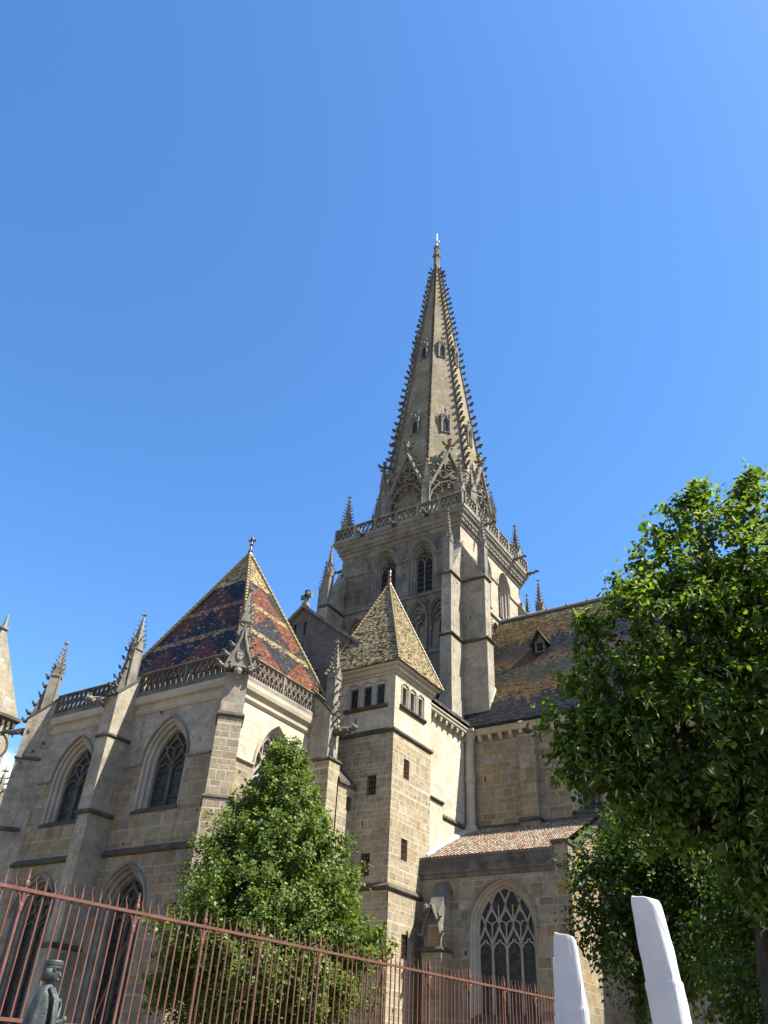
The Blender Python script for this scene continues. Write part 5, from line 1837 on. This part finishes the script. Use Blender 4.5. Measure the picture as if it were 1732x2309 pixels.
# raking stays behind some posts
for q in (1.662, 3.63, 6.15):
    mb = MB()
    mb.tube([fp(q * FS_, H_TOP - 0.25, -0.02), fp(q * FS_ - 0.1, H_BOT + 0.15, -0.35), fp(q * FS_ - 0.12, H_BOT - 0.12, -0.16)], 0.014, 5)
    part('stay', mb, M['rust'], fen)

# ------------------------------------------------------------------ bronze statue in front of the fence
sx, sy = -10.08, 7.80
ST = thing('statue', 'grey green bronze statue of a cloaked figure with flat cap before the railing', 'statue', (sx, sy, 0))
ry = R(50)                                   # figure looks away to the right
cR, sR = math.cos(ry), math.sin(ry)
SK = 0.78
w2 = lambda a, b, z: (sx + SK * (a * cR - b * sR), sy + SK * (a * sR + b * cR), 2.69 + SK * (z - 2.69))      # a = forward, b = left
sm = MB()
N = 40


def ell(ca, cb, ra, rb, z, pinch=0.0):
    r = []
    for k in range(N):
        t = 2 * math.pi * k / N
        fold = 1 + pinch * (math.sin(7 * t + z * 1.5) + 0.5 * math.sin(13 * t - z * 2.5))
        r.append(w2(ca + ra * math.cos(t) * fold, cb + rb * math.sin(t) * fold, z))
    return r


sm.loft([ell(-0.04, 0, 0.33, 0.30, 0.5, 0.10), ell(-0.03, 0, 0.30, 0.28, 1.0, 0.10), ell(-0.02, 0, 0.25, 0.25, 1.6, 0.09), ell(0.0, 0, 0.20, 0.235, 1.95, 0.06), ell(0.0, 0, 0.185, 0.23, 2.08, 0.04), ell(0.0, 0, 0.17, 0.22, 2.18, 0.0), ell(0.0, 0, 0.13, 0.18, 2.28), ell(0.0, 0, 0.07, 0.075, 2.335), ell(0.01, 0, 0.055, 0.055, 2.37),
         ell(0.015, 0, 0.10, 0.095, 2.385), ell(0.015, 0, 0.118, 0.105, 2.43), ell(0.015, 0, 0.125, 0.108, 2.50), ell(0.015, 0, 0.128, 0.112, 2.56), ell(0.015, 0, 0.10, 0.09, 2.60)], True)
# face: brow, nose, chin
sm.tube([w2(0.12, 0, 2.53), w2(0.15, 0, 2.50), w2(0.18, 0, 2.468), w2(0.13, 0, 2.455)], [0.014, 0.016, 0.021, 0.016], 6)
sm.tube([w2(0.10, -0.07, 2.535), w2(0.135, -0.03, 2.54), w2(0.14, 0, 2.53), w2(0.135, 0.03, 2.54), w2(0.10, 0.07, 2.535)], 0.014, 5)
sm.tube([w2(0.125, -0.03, 2.437), w2(0.142, 0, 2.44), w2(0.125, 0.03, 2.437)], 0.009, 5)
sm.tube([w2(0.13, 0, 2.44), w2(0.14, 0, 2.42), w2(0.12, 0, 2.40)], [0.014, 0.024, 0.03], 5)
for sg in (-1, 1):
    sm.blob(w2(0.125, sg * 0.045, 2.505), 0.016, 0.016, 0.012, 5, 3)
part('body', sm, M['bronze'], ST, smooth=True)
hr = MB()
for k in range(26):                           # carved locks of hair
    t = R(65) + 2 * math.pi * k / 26 * 0.66
    a0, b0 = 0.015 + 0.132 * math.cos(t), 0.116 * math.sin(t)
    hr.tube([w2(a0, b0, 2.56), w2(a0 * 1.03, b0 * 1.03, 2.49), w2(a0 * 0.98, b0 * 0.98, 2.41), w2(a0 * 0.85, b0 * 0.85, 2.385)], [0.014, 0.017, 0.016, 0.01], 5)
part('hair', hr, M['bronze'], ST, smooth=True)
cp = MB()
cp.loft([ell(0.015, 0, 0.135, 0.12, 2.555), ell(0.02, 0, 0.15, 0.132, 2.57), ell(0.02, 0, 0.152, 0.135, 2.60), ell(0.02, 0, 0.142, 0.126, 2.607), ell(0.02, 0, 0.155, 0.138, 2.615), ell(0.02, 0, 0.16, 0.143, 2.645), ell(0.02, 0, 0.145, 0.13, 2.652), ell(0.02, 0, 0.15, 0.135, 2.665), ell(0.02, 0, 0.14, 0.125, 2.685)], True)
part('cap', cp, M['bronze'], ST)
ck = MB()
for off, r_ in ((0.0, 0.022), (0.05, 0.018), (0.1, 0.02)):   # folds of the open cloak
    ck.tube([w2(0.05 + off * 0.6, -0.19 + off, 2.29), w2(0.17 + off * 0.5, -0.23 + off, 2.12), w2(0.22 + off * 0.3, -0.26 + off * 0.8, 1.8), w2(0.27 + off * 0.2, -0.28 + off * 0.8, 1.3), w2(0.31, -0.28 + off, 0.7)], [r_ * 0.8, r_, r_ * 1.2, r_ * 1.3, r_ * 1.3], 6)
    ck.tube([w2(0.05 + off * 0.6, 0.19 - off, 2.29), w2(0.17 + off * 0.5, 0.22 - off, 2.1), w2(0.24, 0.24 - off, 1.7), w2(0.30, 0.26 - off, 0.9)], r_, 6)
part('cloak_fold', ck, M['bronze'], ST, smooth=True)
am = MB()
loop = [w2(0.19, -0.16, 2.02), w2(0.22, -0.12, 2.10), w2(0.25, -0.06, 2.12), w2(0.27, -0.03, 2.05), w2(0.28, -0.05, 1.92), w2(0.27, -0.10, 1.84), w2(0.24, -0.14, 1.86), w2(0.2, -0.17, 1.94), w2(0.19, -0.16, 2.02)]
am.tube(loop, 0.026, 7)
am.tube([w2(0.18, -0.2, 1.80), w2(0.27, -0.12, 1.81), w2(0.36, -0.02, 1.84)], [0.035, 0.03, 0.028], 7)
am.blob(w2(0.38, 0.0, 1.86), 0.042, 0.042, 0.045, 8, 5)
am.tube([w2(0.18, -0.2, 1.62), w2(0.28, -0.1, 1.66), w2(0.33, -0.03, 1.7)], [0.03, 0.022, 0.02], 6)
part('arm', am, M['bronze'], ST, smooth=True)
pdm = MB()
pdm.box(sx - 0.4, sx + 0.4, sy - 0.4, sy + 0.4, 0, 0.86)
pdm.box(sx - 0.34, sx + 0.34, sy - 0.34, sy + 0.34, 0.86, 0.985)
part('plinth', pdm, M['warm'], ST)


# ------------------------------------------------------------------ closed parasols in white covers
def parasol(base, top, w0, w1, dep0, dep1, ang, label, seed, skew=-0.025):
    """canvas cover drawn over a closed parasol: four soft-edged sides, slack creases, stitched hem"""
    rg_ = random.Random(seed)
    r = thing('parasol', label, 'parasol', (base[0], base[1], 0), 'closed parasols in white covers')
    mb = MB()
    n, m = 96, 130
    rings = []
    ph = [rg_.uniform(0, 6.28) for _ in range(8)]
    cre = [(rg_.uniform(0, 6.28), rg_.uniform(0.25, 0.97), rg_.uniform(-7, 7), rg_.choice((-1, 1, 1)) * rg_.uniform(0.006, 0.015)) for _ in range(44)]
    hem = (base[2] - 0.55) / (top[2] - 0.55)
    for j in range(m + 1):
        f = j / m
        z = 0.55 + (top[2] - 0.55) * f
        cx = base[0] + (top[0] - base[0]) * f
        cy = base[1] + (top[1] - base[1]) * f
        w = (w0 + (w1 - w0) * f) / 2
        d = (dep0 + (dep1 - dep0) * f) / 2
        sh_ = max(0.0, (f - 0.80) / 0.20)
        w *= 1 + 0.05 * math.sin(math.pi * min(1, (1 - f) / 0.45))
        cx += math.cos(ang) * (-0.06 * sh_ ** 2) * w
        rnd = 1 - 0.10 * max(0.0, (f - 0.975) / 0.025) ** 2
        w, d = w * rnd, d * rnd
        ring_ = []
        for k in range(n):
            t = 2 * math.pi * k / n
            c, s_ = math.cos(t), math.sin(t)
            e = 0.58
            x = math.copysign(abs(c) ** e, c) * w
            y = math.copysign(abs(s_) ** e, s_) * d
            fold = 0.006 * math.sin(2 * t + ph[0] + f * 3) + 0.004 * math.sin(3 * t + ph[1] - f * 4)
            for (t0, f0, sl, am) in cre:               # sharp slanting creases of the slack canvas
                dt = math.atan2(math.sin(t - t0 - sl * (f - f0)), math.cos(t - t0 - sl * (f - f0)))
                fold += am * math.exp(-(dt / 0.11) ** 2) * math.exp(-((f - f0) / 0.055) ** 2)
            if f < hem:
                fold += 0.009
                fold += 0.004 * math.sin(24 * t) * math.exp(-((f - hem) / 0.03) ** 2)
            rr = 1 + fold / max(w, d)
            zz = z + skew * c * max(0, f - 0.94) / 0.06
            xx, yy = x * rr, y * rr
            ring_.append((cx + xx * math.cos(ang) - yy * math.sin(ang), cy + xx * math.sin(ang) + yy * math.cos(ang), zz))
        rings.append(ring_)
    mb.loft(rings, False)
    last = rings[-1]
    rim = [(top[0] + (p[0] - top[0]) * 0.93, top[1] + (p[1] - top[1]) * 0.93, p[2] + 0.006) for p in last]
    inner = [(top[0] + (p[0] - top[0]) * 0.4, top[1] + (p[1] - top[1]) * 0.4, p[2] - 0.012) for p in last]
    mb.loft([last, rim, inner], False)
    mb.add(inner, [tuple(range(n))])
    me = finish('cover', mb, M['canvas'], False, True)
    place('cover', me, r)
    pb = MB()
    pb.tube([(base[0], base[1], 0.02), (base[0], base[1], 0.6)], 0.03, 8)
    part('pole', pb, M['iron'], r)
    fb_ = MB()
    fb_.box(base[0] - 0.35, base[0] + 0.35, base[1] - 0.35, base[1] + 0.35, 0.004, 0.07)
    part('base', fb_, M['iron'], r)
    return r


parasol((-2.09, 8.23, 2.42), (-2.31, 8.18, 3.1), 0.345, 0.27, 0.25, 0.19, R(-18), 'nearest and tallest closed parasol in a plain white canvas cover below the big linden', 1)
parasol((-3.55, 9.58, 2.32), (-3.65, 9.52, 3.02), 0.36, 0.235, 0.20, 0.12, R(5), 'slimmer white covered parasol standing at the right end of the red railing', 2)
parasol((-4.02, 10.25, 2.3), (-4.04, 10.23, 2.86), 0.20, 0.10, 0.18, 0.10, R(20), 'hindmost white covered parasol showing as a narrow strip behind the slimmer one', 3)


# ------------------------------------------------------------------ trees
def leaf_mesh(name, P, Nn, T, size, mats, shape='heart', mi=None):
    """many separate folded leaves: P positions, Nn leaf normals, T tip directions"""
    n = len(P)
    B = np.cross(Nn, T)
    if shape == 'heart':
        co = np.array([(0, 0), (-0.30, -0.05), (-0.50, 0.32), (-0.30, 0.75), (0, 1.05), (0.30, 0.75), (0.50, 0.32), (0.30, -0.05)])
        lift = np.array([0, 0.05, 0.10, 0.06, -0.06, 0.06, 0.10, 0.05])
        faces = [(0, 1, 2, 3, 4), (0, 4, 5, 6, 7)]
    elif shape == 'bract':
        co = np.array([(0, 0), (-0.09, 0.3), (-0.08, 0.8), (0, 1.1), (0.08, 0.8), (0.09, 0.3)])
        lift = np.array([0, 0.04, 0.10, 0.28, 0.10, 0.04])
        faces = [(0, 1, 2, 3), (0, 3, 4, 5)]
    else:
        co = np.array([(0, 0), (-0.38, 0.45), (0, 1.0), (0.38, 0.45)])
        lift = np.array([0, 0.10, -0.05, 0.10])
        faces = [(0, 1, 2), (0, 2, 3)]
    k = len(co)
    V = P[:, None, :] + size[:, None, None] * (co[None, :, 0, None] * B[:, None, :] + co[None, :, 1, None] * T[:, None, :] + lift[None, :, None] * Nn[:, None, :])
    V = V.reshape(-1, 3)
    me = bpy.data.meshes.new(name)
    me.vertices.add(len(V))
    me.vertices.foreach_set('co', V.ravel())
    fl_ = [len(f) for f in faces]
    idx = np.concatenate([np.array(f) for f in faces])
    loops = (np.arange(n)[:, None] * k + idx[None, :]).ravel()
    tot = np.tile(fl_, n)
    start = np.concatenate([[0], np.cumsum(tot)[:-1]])
    me.loops.add(len(loops))
    me.loops.foreach_set('vertex_index', loops)
    me.polygons.add(len(tot))
    me.polygons.foreach_set('loop_start', start)
    me.polygons.foreach_set('loop_total', tot)
    me.materials.append(mats)
    me.update(calc_edges=True)
    me.validate()
    return me


def unit(a):
    return a / np.maximum(np.linalg.norm(a, axis=1, keepdims=True), 1e-9)


def sample_lobes(lobes, n, shell=0.45, clump=0.28, per=26, seed=1):
    """leaf positions in small sprays spread through overlapping lobes, denser towards the outside"""
    g = np.random.default_rng(seed)
    L = np.array(lobes)
    wgt = L[:, 3] ** 2.1
    k = g.choice(len(L), size=max(1, n // per), p=wgt / wgt.sum())
    d = unit(g.normal(size=(len(k), 3)))
    rad = L[k, 3] * (shell + (1 - shell) * g.random(len(k)) ** 0.6) * g.uniform(0.85, 1.1, len(k))
    C_ = L[k, :3] + d * rad[:, None]
    idx = np.repeat(np.arange(len(k)), per)
    # each spray is a drooping twig: leaves strung along an axis
    ax = unit(d + np.array([0, 0, -0.25]) + g.normal(size=d.shape) * 0.45)
    s = g.uniform(-1, 1, len(idx))
    P = C_[idx] + ax[idx] * (s * clump)[:, None] + g.normal(size=(len(idx), 3)) * clump * 0.38
    return P, d[idx], C_, d


def leaves(name, lobes, n, size, mat, parent, shape='rhomb', seed=1, shell=0.45, clump=0.28, per=26, droop=0.6, bracts=0):
    P, D, C_, dC = sample_lobes(lobes, n, shell, clump, per, seed)
    g = np.random.default_rng(seed + 50)
    Nn = unit(D * 0.6 + np.array([0, 0, 0.75]) + g.normal(size=P.shape) * 0.55)
    T = unit(D * 0.5 + np.array([0, 0, -droop]) + g.normal(size=P.shape) * 0.5)
    T = unit(T - Nn * (T * Nn).sum(1, keepdims=True))
    sz = size * g.uniform(0.65, 1.25, len(P))
    place(name, leaf_mesh(name, P, Nn, T, sz, M[mat], shape), parent)
    if bracts:
        q = g.choice(len(P), bracts)
        Pb = P[q] + g.normal(size=(bracts, 3)) * clump * 0.3
        Nb = unit(g.normal(size=(bracts, 3)) + D[q] * 0.3)
        Tb = unit(np.array([0, 0, -1.0]) + g.normal(size=(bracts, 3)) * 0.45)
        Tb = unit(Tb - Nb * (Tb * Nb).sum(1, keepdims=True))
        place('flower_bract', leaf_mesh('flower_bract', Pb, Nb, Tb, size * g.uniform(1.0, 1.8, bracts), M['bract'], 'bract'), parent)['kind'] = 'stuff'
    return C_, dC


def trunk_and_limbs(parent, base, fork, lobes, r0, seed=1, twigs=0, C_=None):
    g = random.Random(seed)
    mb = MB()
    b, f = Vector(base), Vector(fork)
    pts = [b + Vector((0, 0, -0.05)), b.lerp(f, 0.04), b.lerp(f, 0.35) + Vector((0.03, -0.02, 0)), b.lerp(f, 0.7) + Vector((-0.03, 0.03, 0)), f]
    mb.tube(pts, [r0 * 1.5, r0 * 1.08, r0 * 0.95, r0 * 0.85, r0 * 0.72], 9)
    part('trunk', mb, M['bark'], parent, smooth=True)
    lm = MB()
    for l in lobes:
        c = Vector(l[:3])
        m_ = f.lerp(c, 0.45) + Vector((g.uniform(-.15, .15), g.uniform(-.15, .15), g.uniform(0.0, 0.3))) * l[3]
        lm.tube([f - Vector((0, 0, r0)), f.lerp(m_, 0.5), m_, c], [r0 * 0.5, r0 * 0.38, r0 * 0.27, r0 * 0.12], 6)
        for q in range(4):
            d = Vector((g.gauss(0, 1), g.gauss(0, 1), g.gauss(0.3, 0.8))).normalized() * l[3] * 0.8
            s0 = m_.lerp(c, g.uniform(0.2, 1.0))
            lm.tube([s0, s0 + d * 0.5 + Vector((0, 0, 0.05)), s0 + d], [r0 * 0.13, r0 * 0.08, r0 * 0.03], 5)
    if C_ is not None:
        for i in range(0, len(C_), max(1, len(C_) // max(1, twigs))):
            c = Vector(C_[i])
            l = min(lobes, key=lambda q: (Vector(q[:3]) - c).length / q[3])
            s0 = Vector(l[:3]).lerp(c, 0.35)
            lm.tube([s0, s0.lerp(c, 0.6) + Vector((0, 0, 0.04)), c], [r0 * 0.06, r0 * 0.045, r0 * 0.02], 4)
    part('limbs', lm, M['bark'], parent, smooth=True)


# big linden on the right, close to the camera
near = [(-1.63, 12.9, 9.6, 0.95), (-2.75, 12.73, 9.5, 0.52), (-2.45, 12.8, 10.15, 0.36), (-1.98, 13.16, 10.72, 0.40), (-1.75, 13.1, 10.98, 0.30), (-0.87, 13.47, 10.45, 0.62), (-0.95, 13.4, 11.05, 0.34), (-0.2, 13.5, 10.9, 0.5), (-2.55, 12.34, 8.03, 1.15), (-1.79, 13.38, 8.09, 1.55), (-0.25, 13.0, 8.19, 1.75), (-3.36, 12.04, 6.72, 0.9), (-3.82, 11.78, 7.12, 0.34), (-4.12, 11.47, 6.2, 0.45), (-3.9, 11.68, 5.74, 0.5), (-2.55, 12.24, 5.86, 1.35), (-1.14, 12.95, 5.79, 1.75), (-3.35, 11.84, 5.26, 0.55), (-4.0, 11.6, 5.5, 0.42), (-3.2, 11.9, 4.95, 0.45), (-3.55, 11.9, 6.1, 0.6), (-3.75, 12.05, 7.75, 0.3), (0.05, 13.0, 6.98, 1.66), (-2.21, 12.41, 4.85, 0.65), (-0.9, 14.2, 7.2, 1.8), (0.6, 13.9, 9.6, 1.2), (-3.78, 12.0, 8.15, 0.22), (-3.25, 12.5, 8.75, 0.38), (-1.7, 12.3, 4.5, 0.8), (-0.6, 12.9, 4.4, 1.0), (-2.9, 12.0, 4.9, 0.6), (0.3, 13.2, 5.0, 1.0), (-1.9, 12.2, 3.9, 0.45), (-1.3, 12.2, 3.6, 0.6)]
near = [(x, y, z - 0.13 if z > 9 else z, r_) for x, y, z, r_ in near] + [(-1.95, 12.6, 4.0, 0.5)]
T1 = thing('linden_tree', 'large leafy linden with pale seed bracts filling the right edge, nearest the camera', 'tree', (-2.2, 12.8, 0))
C1, d1 = leaves('crown', near, 56000, 0.088, 'leaf_near', T1, 'heart', 11, 0.34, 0.17, 22, 0.65, bracts=9000)
trunk_and_limbs(T1, (-2.2, 12.8, 0), (-2.05, 12.85, 4.3), near, 0.2, 3, 160, C1)

mid = [(-5.62, 18.15, 5.18, 1.15), (-4.35, 19.01, 5.26, 1.6), (-5.07, 18.31, 6.06, 1.1), (-3.59, 19.68, 5.78, 1.6), (-6.05, 17.59, 5.53, 0.5), (-5.43, 18.0, 4.15, 0.95), (-4.22, 18.83, 4.22, 1.25), (-6.16, 17.55, 4.43, 0.5), (-4.56, 19.47, 6.47, 1.3), (-5.5, 18.2, 3.3, 0.5)]
T2 = thing('street_tree', 'mid sized green tree with slim dark trunk behind the white parasols', 'tree', (-5.85, 18.05, 0))
C2, d2 = leaves('crown', mid, 34000, 0.10, 'leaf_far', T2, 'rhomb', 21, 0.40, 0.22, 22, 0.6)
trunk_and_limbs(T2, (-5.85, 18.05, 0), (-5.4, 18.2, 3.9), mid, 0.11, 5, 80, C2)

dark = [(-2.75, 14.6, 3.0, 0.7), (-2.2, 14.4, 2.6, 0.6), (-1.9, 13.9, 3.4, 0.7), (-2.3, 15.2, 4.6, 0.8), (-1.6, 15.4, 3.2, 0.8), (-2.66, 15.78, 4.24, 0.95), (-3.1, 15.99, 3.62, 0.8), (-2.16, 15.85, 3.77, 1.08), (-2.73, 15.77, 3.2, 0.5), (-2.05, 16.37, 4.94, 1.1), (-1.3, 16.2, 4.0, 1.0)]
T3 = thing('shade_tree', 'low dark tree in deep shade under the linden at the right edge', 'tree', (-1.9, 16.2, 0))
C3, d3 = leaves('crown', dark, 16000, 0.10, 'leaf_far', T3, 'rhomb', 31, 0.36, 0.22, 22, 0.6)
trunk_and_limbs(T3, (-1.9, 16.2, 0), (-1.95, 16.15, 3.0), dark, 0.1, 7, 40, C3)

# clipped conical tree behind the fence
k_ = 21.5 / 20.0
cx, cy = -12.83 * k_, 15.34 * k_
prof = [(8.75, 0.05), (8.3, 0.32), (7.6, 0.72), (7.0, 1.02), (6.4, 1.42), (5.7, 1.85), (5.1, 2.15), (4.5, 2.42), (3.9, 2.55), (3.3, 2.5), (2.7, 2.2), (2.3, 1.5)]
T4 = thing('cone_tree', 'bushy bright green tree clipped to a cone behind the red railing', 'tree', (cx, cy, 0))
g = np.random.default_rng(41)
zs_ = np.array([p[0] for p in prof])[::-1]
rs_ = np.array([p[1] for p in prof])[::-1]
cx, cy = cx - 0.17, cy - 0.1
nC = 1500
zz, th = [], []
while len(zz) < nC:
    z = g.uniform(2.2, 8.7)
    if g.random() < (np.interp(z, zs_, rs_) + 0.25) / 2.8:
        zz.append(z)
        th.append(g.uniform(0, 2 * np.pi))
zz, th = np.array(zz), np.array(th)
# branches in uneven whorls give bulges and dark hollows
lump = 1 + 0.13 * np.sin(3 * th + zz * 1.3) + 0.10 * np.sin(5 * th - zz * 2.3 + 1.0) + 0.10 * np.sin(zz * 4.6 + 2 * th) + g.normal(size=nC) * 0.05
rr = 0.93 * np.interp(zz, zs_, rs_) * np.clip(lump, 0.6, 1.3) * (0.42 + 0.58 * g.random(nC) ** 0.42)
out_ = g.random(nC) < 0.035
rr = np.where(out_, rr * 1.12 + 0.12, rr)
dC = np.stack([np.cos(th), np.sin(th), np.full(nC, 0.25)], 1)
Cc = np.stack([cx + 0.22 + rr * np.cos(th), cy + rr * np.sin(th), zz * 1.03 - 0.06], 1)
per = 76
idx = np.repeat(np.arange(nC), per)
ax_ = unit(dC + np.array([0, 0, 0.6]) + g.normal(size=dC.shape) * 0.4)
sp_ = g.uniform(-0.26, 0.32, len(idx))
P = Cc[idx] + ax_[idx] * sp_[:, None] + g.normal(size=(len(idx), 3)) * (0.095 * (1.15 - np.abs(sp_) / 0.4))[:, None]
D = dC[idx]
Nn = unit(D * 0.7 + np.array([0, 0, 0.6]) + g.normal(size=P.shape) * 0.6)
T = unit(ax_[idx] * 0.8 + np.array([0, 0, -0.45]) + g.normal(size=P.shape) * 0.55)
T = unit(T - Nn * (T * Nn).sum(1, keepdims=True))
place('crown', leaf_mesh('crown', P, Nn, T, 0.088 * g.uniform(0.5, 1.35, len(P)), M['leaf_cone'], 'rhomb'), T4)
tm = MB()
tm.tube([(cx, cy, -0.05), (cx, cy, 0.1), (cx + 0.1, cy, 3.5), (cx + 0.2, cy, 6.2), (cx + 0.22, cy, 8.4)], [0.24, 0.17, 0.13, 0.07, 0.02], 8)
part('trunk', tm, M['bark'], T4, smooth=True)
lm = MB()
lm.tube([(cx + 0.05, cy, 1.5), (cx + 0.2, cy, 6.0)], [0.03, 0.02], 4)
for i in range(0, nC, 8):
    c = Vector(Cc[i])
    s0 = Vector((cx + 0.15, cy, max(2.0, c.z - 0.9 * rr[i] * 0.6)))
    lm.tube([s0, s0.lerp(c, 0.5) + Vector((0, 0, 0.06)), c], [0.03, 0.02, 0.006], 4)
part('limbs', lm, M['bark'], T4, smooth=True)
